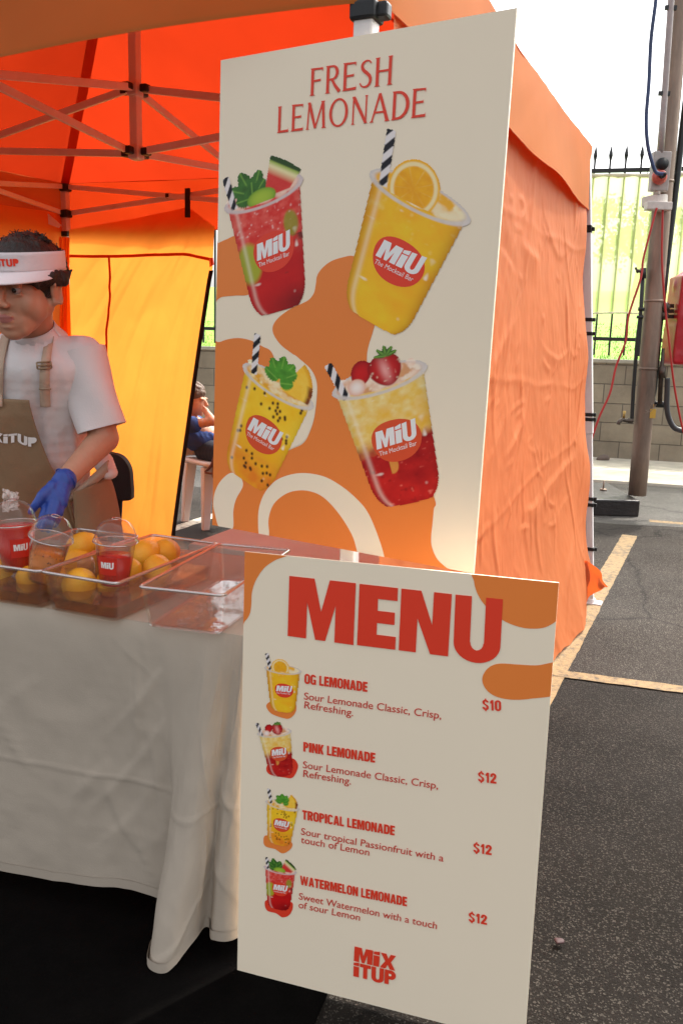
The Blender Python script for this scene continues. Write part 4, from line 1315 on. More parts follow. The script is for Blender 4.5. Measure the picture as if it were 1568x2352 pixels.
# ---- poster
PO = Board('drinks_poster', 'tall cream poster headed FRESH LEMONADE with four big drinks, fixed to the tent leg', 'poster',
           (-.0124, 1.7612, 1.3658), ((.8512, .5246, .0162), (-.5248, .8512, .0107), (-.0082, -.0176, .9998)), .6533, 1.0)
z5 = lambda x, y: (470.4+.4*x, 313.6+.4*y)
z6 = lambda x, y: (470.4+.4*x, 721.3+.4*y)
big = [z6(20, 215), z6(90, 160), z6(180, 138), z6(260, 150), z6(330, 185), z6(390, 230), z6(430, 400), z6(450, 600), z6(440, 780), z6(520, 766), z6(570, 737), z6(602, 680), z6(630, 590), z6(645, 455), z6(640, 380), z6(610, 318), z6(560, 270), z6(500, 226), z6(440, 180), z6(402, 130), z6(389, 88), z6(400, 50), z5(435, 1030), z5(500, 985), z5(560, 958), z5(600, 935), z5(627, 897), z5(637, 850), z5(645, 800), z5(672, 758), z5(722, 718), z5(790, 694), z5(860, 689), z5(930, 760), z5(975, 900), z5(985, 1030), z6(962, 110), z6(940, 180), z6(930, 250), z6(942, 330), z6(1010, 430), z6(1200, 800), z6(1318, 1060), z6(1313, 1120), z6(1305, 1210), z6(1298, 1280), z6(1303, 1340), z6(1335, 1410), z6(1410, 1500), z6(1200, 1520), z6(600, 1400), z6(20, 1280), z6(10, 800)]
PO.blob('orange_swirl', big, M_ORNG, 6)
PO.blob('orange_swirl', [(480, 562), (497, 560), (520, 550), (546, 544), (590, 580), (610, 640), (575, 675), (540, 679), (510, 682), (480, 690)], M_ORNG, 6)
PO.blob('cream_swirl', [z6(316, 1290), z6(307, 1190), z6(314, 1105), z6(348, 1022), z6(410, 955), z6(500, 920), z6(590, 914), z6(690, 935), z6(780, 985), z6(860, 1050), z6(930, 1130), z6(985, 1250), z6(1030, 1400), z6(1000, 1450), z6(900, 1440), z6(875, 1365), z6(850, 1280), z6(800, 1190), z6(740, 1110), z6(680, 1052), z6(620, 1022), z6(550, 1012), z6(480, 1026), z6(420, 1065), z6(385, 1112), z6(366, 1185), z6(370, 1265), z6(360, 1310)], M_CREAM, 6)
PO.blob('cream_swirl', [z6(150, 912), z6(95, 955), z6(60, 1020), z6(50, 1092), z6(60, 1150), z6(80, 1220), z6(120, 1260), z6(163, 1230), z6(165, 1130), z6(182, 1060), z6(220, 985), z6(200, 930)], M_CREAM, 6)
PO.blob('cream_swirl', [z6(500, 232), z6(560, 272), z6(610, 320), z6(638, 380), z6(643, 455), z6(628, 590), z6(600, 678), z6(568, 733), z6(518, 762), z6(460, 776), z6(430, 700), z6(440, 500), z6(450, 300)], M_CREAM, 6)
la = PO.loc
serif_word(PO, 'heading', 'FRESH', la(712, 221), la(901, 194), .0505, M_REDI)
serif_word(PO, 'heading', 'LEMONADE', la(637, 306), la(978, 268), .0505, M_REDI)
cup_picture(PO, 'melon', la(522, 478), la(690, 412), la(588, 716), la(696, 680), 150, 258, 'red watermelon drink with mint, lime and a melon wedge')
cup_picture(PO, 'lemon', la(857, 400), la(1072, 506), la(785, 690), la(938, 762), 170, 292, 'yellow lemonade with an orange slice')
cup_picture(PO, 'trop', la(564, 842), la(715, 932), la(518, 1068), la(619, 1117), 150, 258, 'orange passionfruit drink with black seeds and mint')
cup_picture(PO, 'pink', la(770, 904), la(973, 841), la(870, 1152), la(1005, 1124), 160, 275, 'layered yellow and red drink with strawberries')

# ---- menu board
kM = 1.055
mt_ = Vector((.0895, 1.4001, .4965))
ME = Board('menu_board', 'cream board headed MENU listing four lemonades with prices, standing before the table', 'menu board',
           CAM+(mt_-CAM)*kM, ((.9542, .2992, .0049), (-.2991, .9531, .0460), (.0091, -.0454, .9989)), .5561*kM, .84*kM)
a1 = lambda x, y: (533.1+.492*x, 1254.4+.492*y)
a2 = lambda x, y: (533.1+.492*x, 1787.5+.492*y)
lm = ME.loc
l1 = lambda x, y: ME.loc(*a1(x, y))
l2 = lambda x, y: ME.loc(*a2(x, y))
ME.blob('orange_corner', [a1(30, 0), a1(150, 0), a1(262, 36), a1(200, 66), a1(150, 102), a1(112, 158), a1(93, 215), a1(90, 270), a1(83, 315), a1(62, 348), a1(20, 375)], M_ORNG)
ME.blob('orange_corner', [a1(1131, 120), a1(1128, 165), a1(1141, 215), a1(1170, 265), a1(1212, 307), a1(1270, 350), a1(1340, 377), a1(1400, 385), a1(1460, 378), a1(1512, 350), a1(1580, 300), a1(1580, 150), a1(1300, 90)], M_ORNG)
ME.blob('orange_swirl', [a1(1540, 548), a1(1420, 556), a1(1330, 552), a1(1245, 548), a1(1197, 566), a1(1170, 602), a1(1168, 637), a1(1190, 675), a1(1232, 702), a1(1300, 716), a1(1390, 712), a1(1540, 680)], M_ORNG)
# MENU
hM = .0014
def menu_letter(ch, tl, bl, tr, br):
    tl, bl, tr, br = [V(*l1(*p), 0) for p in (tl, bl, tr, br)]
    pol = []
    for p in BLK[ch]: pol.append([tuple((bl.lerp(br, a).lerp(tl.lerp(tr, a), c))[:2]) for a, c in p])
    ME.shape('heading_letter', pol, M_REDI, None, hM, False)
menu_letter('M', (268, 138), (260, 418), (578, 172), (566, 461))
menu_letter('E', (595, 175), (583, 461), (774, 195), (761, 483))
menu_letter('N', (790, 197), (777, 485), (1025, 223), (1007, 514))
menu_letter('U', (1042, 225), (1030, 517), (1263, 247), (1247, 542))
CND = {
 'L': ([(0, 0), (0, 1), (.42, 1), (.42, .2), (1, .2), (1, 0)],),
 'K': ([(0, 0), (0, 1), (.38, 1), (.38, .62), (.62, 1), (1, 1), (.68, .52), (1, 0), (.60, 0), (.42, .34), (.38, .28), (.38, 0)],),
 'I': ([(0, 0), (0, 1), (1, 1), (1, 0)],),
 'T': ([(0, 1), (1, 1), (1, .79), (.70, .79), (.70, 0), (.30, 0), (.30, .79), (0, .79)],),
 'W': ([(0, 1), (.20, 1), (.29, .38), (.41, 1), (.59, 1), (.71, .38), (.80, 1), (1, 1), (.83, 0), (.61, 0), (.5, .55), (.39, 0), (.17, 0)],),
 'A': ([(0, 0), (.30, 1), (.70, 1), (1, 0), (.66, 0), (.60, .2), (.40, .2), (.34, 0)], [(.43, .38), (.57, .38), (.5, .74)]),
 'O': (arc(.5, .74, .5, .28, 180, 0, 12)+arc(.5, .26, .5, .28, 0, -180, 12), arc(.5, .74, .14, .10, 180, 0, 6)+arc(.5, .26, .14, .10, 0, -180, 6)),
 'D': ([(0, 0), (0, 1), (.5, 1)]+arc(.5, .70, .5, .30, 90, 0, 8)+arc(.5, .30, .5, .30, 0, -90, 8), [(.38, .2), (.38, .8), (.5, .8), (.62, .72), (.62, .28), (.5, .2)]),
 'P': ([(0, 0), (0, 1), (.55, 1)]+arc(.56, .70, .44, .30, 90, -90, 10)+[(.40, .40), (.40, 0)], [(.40, .58), (.40, .82), (.56, .82), (.62, .70), (.56, .58)]),
 'R': ([(0, 0), (0, 1), (.55, 1)]+arc(.56, .71, .44, .29, 90, -50, 10)+[(.82, .42), (1, 0), (.60, 0), (.42, .38), (.40, .38), (.40, 0)], [(.40, .58), (.40, .82), (.56, .82), (.62, .70), (.56, .58)]),
 'C': (arc(.5, .74, .5, .28, 8, 180, 12)+arc(.5, .26, .5, .28, 180, 352, 12)+[(.64, .26)]+arc(.5, .26, .14, .09, 0, -180, 6)+arc(.5, .74, .14, .09, 180, 0, 6),),
 'G': (arc(.5, .74, .5, .28, 8, 180, 12)+arc(.5, .26, .5, .28, 180, 300, 8)+[(.86, 0), (1, 0), (1, .52), (.54, .52), (.54, .36), (.64, .36), (.64, .26)]+arc(.5, .26, .14, .09, 0, -180, 6)+arc(.5, .74, .14, .09, 180, 0, 6),),
 '$': (arc(.5, .74, .48, .25, 0, 90, 5)+[(.62, .99), (.62, 1.1), (.40, 1.1), (.40, .98)]+arc(.5, .74, .5, .25, 110, 250, 10)+[(.62, .36)]+arc(.5, .27, .12, .11, 20, -180, 6)+[(0, .3)]+arc(.5, .26, .5, .26, 190, 255, 5)+[(.40, -.1), (.62, -.1), (.62, .01)]+arc(.5, .27, .5, .27, -70, 70, 10)+[(.40, .64)]+arc(.5, .74, .12, .1, 200, 0, 6),),
 '1': ([(.15, .66), (.15, .82), (.45, 1), (.85, 1), (.85, 0), (.42, 0), (.42, .66)],),
 '0': (arc(.5, .74, .5, .28, 180, 0, 12)+arc(.5, .26, .5, .28, 0, -180, 12), arc(.5, .74, .14, .10, 180, 0, 6)+arc(.5, .26, .14, .10, 0, -180, 6)),
 '2': ([(0, 0), (0, .16), (.56, .60), (.62, .70)]+arc(.5, .72, .12, .10, 0, 180, 6)+[(.38, .62), (0, .62)]+arc(.5, .72, .5, .29, 180, -20, 14)+[(.88, .5), (.52, .2), (1, .2), (1, 0)],),
}
for k in 'MNEU': CND[k] = (BLK[k][0],)
CWD = {'M': .66, 'N': .50, 'E': .40, 'U': .48, 'L': .38, 'K': .50, 'I': .21, 'T': .44, 'W': .78, 'A': .52, 'O': .49, 'D': .49, 'P': .46, 'R': .49, 'C': .48, 'G': .49, '$': .47, '1': .36, '0': .47, '2': .46, ' ': .20}
def cond_line(B, name, body, pl, pr, cap, m):
    x = 0; it = []
    for c in body:
        it.append((c, x)); x += CWD[c]+.045
    W_ = x-.045
    bl = V(*pl, 0); ex = (V(*pr, 0)-bl)/W_; ey = V(-ex.y, ex.x, 0).normalized()*cap
    b = MB()
    for c, x0 in it:
        if c == ' ': continue
        L = [[B.at(*((bl+ex*(x0+a*CWD[c])+ey*d)[:2]), .0015) for a, d in loop] for loop in CND[c]]
        b.poly(L[0], L[1:])
    return b.build(name, m, B.root)
def head(body, f, pl, pr, cap): cond_line(ME, 'item_name', body, f(*pl), f(*pr), cap, M_REDI)
def desc(body, f, pl, pr, cap=.0142): text_line(ME, 'item_text', body, f(*pl), f(*pr), cap, M_REDT, .004, .06)
def price(body, f, pl, pr, cap=.0195): cond_line(ME, 'price', body, f(*pl), f(*pr), cap, M_REDI)
M_REDT = pbr('red_text_ink', (.62, .05, .03), .42, 0, .02, 3, spec=.3)
head('OG LEMONADE', l1, (338, 640), (631, 680), .0195)
desc('Sour Lemonade Classic, Crisp,', l1, (336, 714), (975, 806))
desc('Refreshing.', l1, (337, 755), (565, 793))
price('$10', l1, (1168, 763), (1255, 769))
head('PINK LEMONADE', l1, (333, 957), (667, 1010), .0195)
desc('Sour Lemonade Classic, Crisp,', l1, (331, 1034), (960, 1133))
desc('Refreshing.', l1, (332, 1075), (555, 1112))
price('$12', l1, (1147, 1098), (1232, 1108))
head('TROPICAL LEMONADE', l2, (328, 190), (758, 266), .0195)
desc('Sour tropical Passionfruit with a', l2, (322, 261), (985, 388))
desc('touch of Lemon', l2, (322, 300), (640, 360))
price('$12', l2, (1125, 345), (1210, 358))
head('WATERMELON LEMONADE', l2, (318, 495), (815, 597), .0195)
desc('Sweet Watermelon with a touch', l2, (312, 563), (955, 703))
desc('of sour Lemon', l2, (311, 603), (597, 664))
price('$12', l2, (1103, 668), (1188, 683))
block_text(ME, 'emblem', 'MIX', l2(568, 851), l2(760, 897), l2(572, 783), M_REDI, None, None, .05)
block_text(ME, 'emblem', 'ITUP', l2(566, 922), l2(762, 968), l2(568, 856), M_REDI, None, None, .05, holem=M_CREAM)
ME.blob('orange_splat', [a1(160, 745), a1(186, 724), a1(240, 735), a1(292, 732), a1(298, 770), a1(270, 803), a1(232, 800), a1(182, 780)], M_ORNG)
ME.blob('red_splat', [a1(160, 1040), a1(176, 1012), a1(230, 1010), a1(280, 990), a1(306, 1015), a1(304, 1045), a1(282, 1080), a1(248, 1080), a1(178, 1066)], M_REDI)
ME.blob('orange_splat', [a2(147, 295), a2(158, 266), a2(220, 285), a2(275, 296), a2(277, 325), a2(238, 350), a2(200, 330), a2(158, 318)], M_ORNG)
ME.blob('red_splat', [a2(153, 590), a2(163, 568), a2(220, 580), a2(278, 578), a2(282, 610), a2(264, 640), a2(234, 648), a2(206, 630), a2(166, 618)], M_REDI)
cup_picture(ME, 'lemon', l1(159, 566), l1(317, 584), l1(181, 752), l1(295, 768), 64, 110, 'small yellow lemonade beside OG LEMONADE')
cup_picture(ME, 'pink', l1(125, 875), l1(272, 862), l1(178, 1062), l1(285, 1056), 64, 110, 'small layered drink beside PINK LEMONADE')
cup_picture(ME, 'trop', l2(163, 108), l2(308, 142), l2(168, 290), l2(270, 306), 64, 110, 'small passionfruit drink beside TROPICAL LEMONADE')
cup_picture(ME, 'melon', l2(155, 412), l2(296, 438), l2(165, 592), l2(270, 606), 64, 110, 'small red drink beside WATERMELON LEMONADE')
# ------------------------------------------------------------------ stall tables, cloths and what stands on them
TZ = .70
M_CLOTH = pbr('linen', (.43, .36, .285), .9, 0, .05, 5, .10, 320, spec=.15)
M_TLEG = pbr('grey_steel_leg', (.25, .25, .26), .4, .6, .1, 10)
M_TTOP = flat('table_plastic', (.55, .54, .52), .6)
f0 = gz(0, 1385, TZ); f1 = gz(556, 1462, TZ)
ux = (f1-f0).normalized(); uy = V(-ux.y, ux.x, 0)
E_R = f1+ux*.012; E_R.z = 0
LEN, DEP = 1.85, .60
def tabl(p, x, y, name, label, ln, dp):
    """folding table: p front right corner on the floor, x to the right, y to the back"""
    rm = Matrix.Rotation(math.atan2(x.y, x.x), 3, 'Z')
    c = p-x*ln/2+y*dp/2
    t = thing(name, label, 'table', c)
    MB().box(c+V(0, 0, TZ-.035), (ln-.03, dp-.03, .04), rm).build('tabletop', M_TTOP, t, bevel=.012)
    for sx_ in (-1, 1):
        for sy_ in (-1, 1):
            q = c+x*(sx_*(ln/2-.16))+y*(sy_*(dp/2-.08))
            MB().tube([q+V(0, 0, .0), q+V(0, 0, TZ-.05)], .014, 10).build('leg', M_TLEG, t, smooth=True)
    return t
tabl(E_R-ux*.03+uy*.03, ux, uy, 'folding_table', 'long folding table under the beige linen cloth at the front of the stall', LEN, DEP-.05)

# front cloth: top sheet, front drop with a gathered corner, end drop
shade_p = E_R+ux*.32-uy*.12
mm = MB().box(shade_p-ux*1.9-uy*.75+V(0, 0, .004), (3.6, 2.1, .008), Matrix.Rotation(math.atan2(ux.y, ux.x), 3, 'Z'))  # added sheet: the shade before the table is put into its colour
tag(mm.build('shade_sheet', M_SHADE, bevel=.002), 'large near-black sheet standing in for shade on the ground before the stall table', 'shade sheet')

def cl_path(t):
    """perimeter of the table edge: t 0..1 along the front, 1..2 round the corner and down the right end"""
    r = .012
    if t <= 1: return E_R-ux*(LEN*(1-t)), -uy
    s = (t-1)
    a = min(1, s/.06)*PI/2
    n = -uy*math.cos(a)+ux*math.sin(a)
    return E_R+uy*(DEP*max(0, s-.06)/.94), n
top_pts = [E_R-ux*k for k in (1.85, 1.4, 1.0, .7, .5, .36, .27, .20, .155, .115, .085, .062, .042, .026, .012)]+[E_R, E_R+uy*.05, E_R+uy*.14, E_R+uy*.3, E_R+uy*.6]
bot_pts = [(E_R-ux*k-uy*d, z) for k, d, z in ((1.85, .03, .065), (1.4, .035, .055), (1.0, .03, .06), (.7, .03, .062), (.5, .028, .066), (.36, .022, .072), (.255, .012, .075), (.150, .010, .06), (.158, .052, .03), (.176, .088, .012), (.150, .136, .004), (.104, .134, .006), (.082, .060, .03), (.072, .025, .045), (.045, .060, .045))]
bot_pts += [(E_R-uy*.045+ux*.01, .05), (E_R+ux*.045+uy*.06, .06), (E_R+ux*.03+uy*.16, .06), (E_R+ux*.05+uy*.3, .06), (E_R+ux*.04+uy*.6, .06)]
tp_ = smooth_path([V(p.x, p.y, 0) for p in top_pts], 12, False)
bp_ = smooth_path([V(p.x, p.y, z) for p, z in bot_pts], 12, False)
ncol = len(tp_)
cl = MB()
nrow = 110
al_ = [0]
for i in range(1, ncol): al_.append(al_[-1]+(bp_[i]-bp_[i-1]).length)
al_ = np.array(al_)
fr = np.linspace(0, 1, nrow+1)
A2, F2 = np.meshgrid(al_, fr)
wrk = .010*(ridge(A2*4+F2*.8, F2*2.2-A2*.7, 61, 3)-.5)*np.minimum(1, F2*3)+.004*(ridge(A2*11, F2*6, 65, 3)-.5)+.010*(fbm(A2*2.2, F2*.9, 68, 2)-.5)*F2
wrk += .07*.06*(facet(A2+.25*F2, F2*.64, .07, .20, 81)-.6)*np.clip(F2*4, 0, 1)*.55+.03*.03*(facet(A2-.3*F2, F2*.64+.2*A2, .035, .09, 82)-.6)*np.clip(F2*4, 0, 1)*.6
wrk += creases(A2+.03*(vn(A2*6, F2*5, 3)-.5), F2*.64, 2.6, .64, 110, 33, .0040, .008, .08, .42, .5)*np.clip(F2*5, 0, 1)
foldl = np.exp(-((F2-.56-.012*np.sin(A2*5))/.006)**2)*.0022
vs = []
for j in range(nrow+1):
    t = fr[j]
    for i in range(ncol):
        a, b = tp_[i], bp_[i]
        k = max(0, (t-.03)/.97)
        # the drop leaves the edge vertically, then opens into its folds
        e = k**(1.15)
        p = V(a.x+(b.x-a.x)*e, a.y+(b.y-a.y)*e, 0)
        z = TZ+.002-.012*min(1, t/.03)*0-(TZ-b.z)*t
        tg = (bp_[min(i+1, ncol-1)]-bp_[max(i-1, 0)]); nn = V(tg.y, -tg.x, 0)
        nn = nn.normalized() if nn.length > 1e-6 else -uy
        p += nn*float(wrk[j, i]+foldl[j, i])-uy*(.014*(1-math.exp(-t*25)))
        vs.append(V(p.x, p.y, z+.003*math.sin(i*.11)*(t > .99)))
fs = [(j*ncol+i, j*ncol+i+1, (j+1)*ncol+i+1, (j+1)*ncol+i) for j in range(nrow) for i in range(ncol-1)]
cl.add(vs, fs)
# rounded shoulder and top sheet
sh = MB()
for i in range(ncol):
    a = tp_[i]
    n = -uy if i < ncol-50 else (ux if i > ncol-45 else (ux-uy).normalized())
    for k in range(5):
        g_ = k/4*PI/2
        pass
def top_fn(u, v):
    p = E_R-ux*(LEN*(1-u))+uy*(DEP*v)
    return V(p.x, p.y, TZ+.002+.0025*(noise.noise(V(p.x*7, p.y*7, 3)))*min(1, v*8))
cl.grid(top_fn, 120, 40)
co = cl.build('tablecloth', M_CLOTH, smooth=True)
tag(co, 'beige linen tablecloth hanging almost to the ground with a gathered corner beside the menu board', 'tablecloth')
# hem: a doubled edge along the bottom
hm = MB()
hm.grid(lambda u, v: cl.v[nrow*ncol+min(ncol-1, int(u*(ncol-1)+.5))]+V(0, 0, .022*v)-uy*.0022, ncol-1, 2)
hm.build('hem', M_CLOTH, co, smooth=True)
WLOC[co.name] = Vector(co.location)
for ch in [c for c in bpy.data.objects if c.parent == co]: ch.location = (0, 0, 0)

# second table at a right angle, red light from the canopy falls on its white cloth
g0 = gz(409, 1256, TZ); g1 = gz(527, 1213, TZ)
vy = (g1-g0).normalized(); vx = V(vy.y, -vy.x, 0)
P2 = V(g0.x, g0.y, 0)+vy*.06
tabl(P2+vx*.62+vy*.03, vx, vy, 'folding_table', 'folding table under the plain cloth along the right tent wall', .62, 1.15)
c2l = MB()
def rect_cloth(b, p, x, y, lx, ly, z, drop, amp, seed):
    per = [p, p+x*lx, p+x*lx+y*ly, p+y*ly]
    b.grid(lambda u, v: p+x*(lx*u)+y*(ly*v)+V(0, 0, z+.002*noise.noise((p+x*(lx*u)+y*(ly*v))*6)), 30, 40)
    for k in range(4):
        a, c = per[k], per[(k+1) % 4]
        e = (c-a).normalized(); n = V(e.y, -e.x, 0)
        def fn(u, v, a=a, c=c, n=n, k=k):
            q = a.lerp(c, u)
            L_ = (c-a).length
            return q+n*(.006*min(1, v*12)+v*(amp*math.sin(u*L_*19+seed+k)+amp*.6*math.sin(u*L_*43+k)+.02))+V(0, 0, z-drop*v)
        b.grid(fn, 60, 24)
rect_cloth(c2l, P2, vx, vy, .64, 1.2, TZ-.004, .62, .014, 2)
tag(c2l.build('tablecloth', pbr('plain_cloth', (.60, .52, .45), .85, 0, .05, 5, .2, 200, spec=.2), smooth=True, weld=True), 'plain cloth over the second table running back along the right tent wall', 'tablecloth')

# ---- clear trays
M_ACR = clear('clear_acrylic', (.975, .965, .955), .085, .95, .03, .02, (.8, .7, .65))
M_ACRIM = clear('clear_acrylic_lip', (.80, .72, .66), .38, 1.0, .04, .22, (.9, .72, .6))
M_WATER = clear('ice_water', (.88, .70, .52), .03, 1.0, .03, .14, (.50, .24, .11))
M_DROP = clear('water_drop', (.95, .93, .92), .10, 1.2, .02)
HT = .088
rim = lambda x, y: gz(x, y, TZ+HT+.004)
def tray_at(fl, frr, br, label, water=0.0):
    fl, frr, br = rim(*fl), rim(*frr), rim(*br)
    ax = frr-fl; ay = br-frr
    ay = ay-ax.normalized()*ay.dot(ax.normalized())*.75
    ax.z = ay.z = 0
    wd, ln = ax.length, ay.length
    o = fl.copy(); o.z = TZ+.004
    cx, cy = ax.normalized(), ay.normalized()
    def P(a, b, z, inset=0.0): return o+cx*(inset+a*(wd-2*inset))+cy*(inset+b*(ln-2*inset))+V(0, 0, z)
    t = thing('clear_tray', label, 'tray', P(.5, .5, 0), 'clear trays on the stall table')
    b = MB()
    def ringpts(z, ins, r=.012, n=4):
        L = []
        for (a, c), a0 in (((0, 0), 180), ((1, 0), 270), ((1, 1), 0), ((0, 1), 90)):
            q = P(a, c, z, ins+r)
            for k in range(n+1):
                g_ = math.radians(a0+90*k/n)
                L.append(q+(cx*math.cos(g_)+cy*math.sin(g_))*r)
        return L
    R_ = [ringpts(HT, 0), ringpts(.004, .010), ringpts(0, .014), ringpts(.0025, .018), ringpts(.006, .0128), ringpts(HT, .0028)]
    n = len(R_[0])
    vs = [p for r in R_ for p in r]
    fs = [(i*n+k, i*n+(k+1) % n, (i+1)*n+(k+1) % n, (i+1)*n+k) for i in range(len(R_)-1) for k in range(n)]
    fs += [tuple(2*n+k for k in range(n)), tuple(3*n+k for k in range(n))]
    b.add(vs, fs)
    b.build('tray_body', M_ACR, t)
    rp = ringpts(HT, -.001)
    MB().tube(rp+[rp[0], rp[1]], .0038, 8, False).build('lip', M_ACRIM, t, smooth=True)
    if water:
        wb = MB(); wp = ringpts(.007, .0145); wq = ringpts(water, .0125)
        m = len(wp)
        wb.add(wp+wq, [(k, (k+1) % m, m+(k+1) % m, m+k) for k in range(m)]+[tuple(range(m))[::-1], tuple(m+k for k in range(m))])
        tag(wb.build('ice_water', M_WATER), 'melted ice water standing in '+('the left tray' if 'left' in label else 'the middle tray'), 'water', kind='stuff')
    return t, P, wd, ln
trM, PM, wM, lM = tray_at((96, 1313), (266, 1341), (486, 1247), 'middle clear tray holding lemons, ice water and the red drink with the square label', .030)
trL, PL, wL, lL = tray_at((-68, 1291), (91, 1313), (318, 1231), 'left clear tray holding lemons, ice water and the orange drink', .030)
trR, PR, wR, lR = tray_at((320, 1348), (512, 1368), (697, 1267), 'empty clear tray with water drops inside, nearest the menu board')
rg = random.Random(12)
dp = MB()
for i in range(110):
    q = PR(rg.uniform(.08, .92), rg.uniform(.04, .9), .0035, .02)
    r = rg.uniform(.0012, .0045)*(1.5 if i % 9 == 0 else 1)
    dp.ball(q, (r*rg.uniform(.8, 1.6), r, r*.55), None, 8, 6)
tag(dp.build('water_drops', M_DROP, smooth=True), 'scattered water drops on the floor of the empty tray', 'water drops', kind='stuff')

# ---- lemons
def lem_mat():
    m, n, out = newmat('lemon_peel')
    p = N(n, 'ShaderNodeBsdfPrincipled'); p.inputs['Roughness'].default_value = .24; p.inputs['Specular IOR Level'].default_value = .5
    t, _ = noise_tex(n, 12, 4); r = ramp(n, t.outputs[0], [(.3, (.84, .34, .012)), (.7, (.92, .50, .03))])
    n.links.new(r.outputs[0], p.inputs['Base Color'])
    v = N(n, 'ShaderNodeTexNoise'); v.inputs['Scale'].default_value = 420
    tc = N(n, 'ShaderNodeTexCoord'); n.links.new(tc.outputs['Object'], v.inputs['Vector'])
    b = bump(n, v.outputs[0], .55, .005); n.links.new(b.outputs[0], p.inputs['Normal']); n.links.new(p.outputs[0], out.inputs[0])
    return m
M_LEMON = lem_mat()
M_STEM = flat('lemon_stem', (.05, .045, .02), .8)
prof = []
for i in range(25):
    t = i/24; z = -1+2*t
    r = math.sqrt(max(0, 1-z*z))**.95
    zz = z*.040
    if t > .90: zz += .007*((t-.90)/.10)**1.5; r *= 1+.1*(t-.9)
    if t < .06: zz -= .002*(1-t/.06)
    prof.append((r*.034+.0004, zz))
def zx(x, y): return (.36*x, 940.8+.36*y)
LEM = [(520, 868, .775, 1.9, .5, 'lemon at the back of the left tray, right of the orange drink'),
       (580, 912, .745, .3, .9, 'half hidden lemon lying between the orange drink and the red drink'),
       (912, 932, .755, 2.2, .7, 'lemon right behind the red drink with the square label'),
       (1062, 908, .752, -.25, 1.35, 'lemon with a dark stem end at the back right of the middle tray'),
       (1002, 1020, .745, 3.3, 1.3, 'lemon with a dark tip lying along the right wall of the middle tray'),
       (808, 1035, .748, 1.0, .8, 'lemon in the middle tray touching the foot of the red drink'),
       (716, 1092, .742, 2.6, .6, 'lemon at the front right corner of the middle tray'),
       (506, 1118, .738, .7, 1.0, 'largest lemon at the front of the middle tray'),
       (472, 985, .735, 1.6, 1.1, 'lemon sunk in water left of the red drink, behind the tray wall'),
       (212, 1085, .735, -.6, 1.0, 'lemon at the front right corner of the left tray'),
       (50, 1025, .738, 2.9, 1.1, 'lemon at the left edge of the photo in the left tray'),
       (330, 1060, .732, .1, 1.2, 'lemon below the rim at the front left corner of the middle tray')]
l0 = None
for x, y, z, yaw, tilt, lab in LEM:
    q = gz(*zx(x, y), z)
    if l0 is None:
        l0 = thing('lemon', lab, 'lemon', (0, 0, 0), 'lemons in the trays')
        b = MB().lathe(prof, (0, 0, 0), None, 28)
        b.build('fruit', M_LEMON, l0, smooth=True)
        MB().lathe([(.0005, -.0418), (.004, -.0415), (.0052, -.0395)], (0, 0, 0), None, 10).build('stem_end', M_STEM, l0, smooth=True)
        o = l0
    else:
        o = copy_tree(l0)
    o['label'] = lab
    o.location = q; o.rotation_euler = (max(tilt, 1.05), 0, yaw)
    s = (1.12 if 'largest' in lab else 1.0)*(1+.05*math.sin(x)); o.scale = (s, s, s*1.02)

# ---- ice
M_ICE = clear('ice', (.93, .88, .86), .08, 1.0, .12, .30, (.82, .70, .66))
ice0 = None
ICE = [(545, 985, .74, 'big white ice block beside the red drink in the middle tray'), (770, 1165, .718, 'melting ice lump under the front right lemon'), (600, 1180, .715, 'melting ice lump at the front wall of the middle tray'), (330, 1130, .716, 'melting ice lump at the front left corner of the middle tray'), (110, 1090, .722, 'ice lump at the front wall of the left tray'), (1180, 960, .716, 'flat ice lump at the back right of the middle tray')]
for i, (x, y, z, lab) in enumerate(ICE):
    q = gz(*zx(x, y), z)
    if ice0 is None:
        b = MB().box((0, 0, 0), (.042, .036, .034))
        me = bpy.data.meshes.new('ice')
        o = b.build('ice_block', M_ICE, org=(0, 0, 0), bevel=.008)
        ice0 = o
    else:
        o = ice0.copy(); COL.objects.link(o)
    tag(o, lab, 'ice', 'ice in the trays')
    o.location = q; o.rotation_euler = (.3*i+.2, .25*i, .7*i+.5)
    if i: o.scale = (1.0, .9, .55)

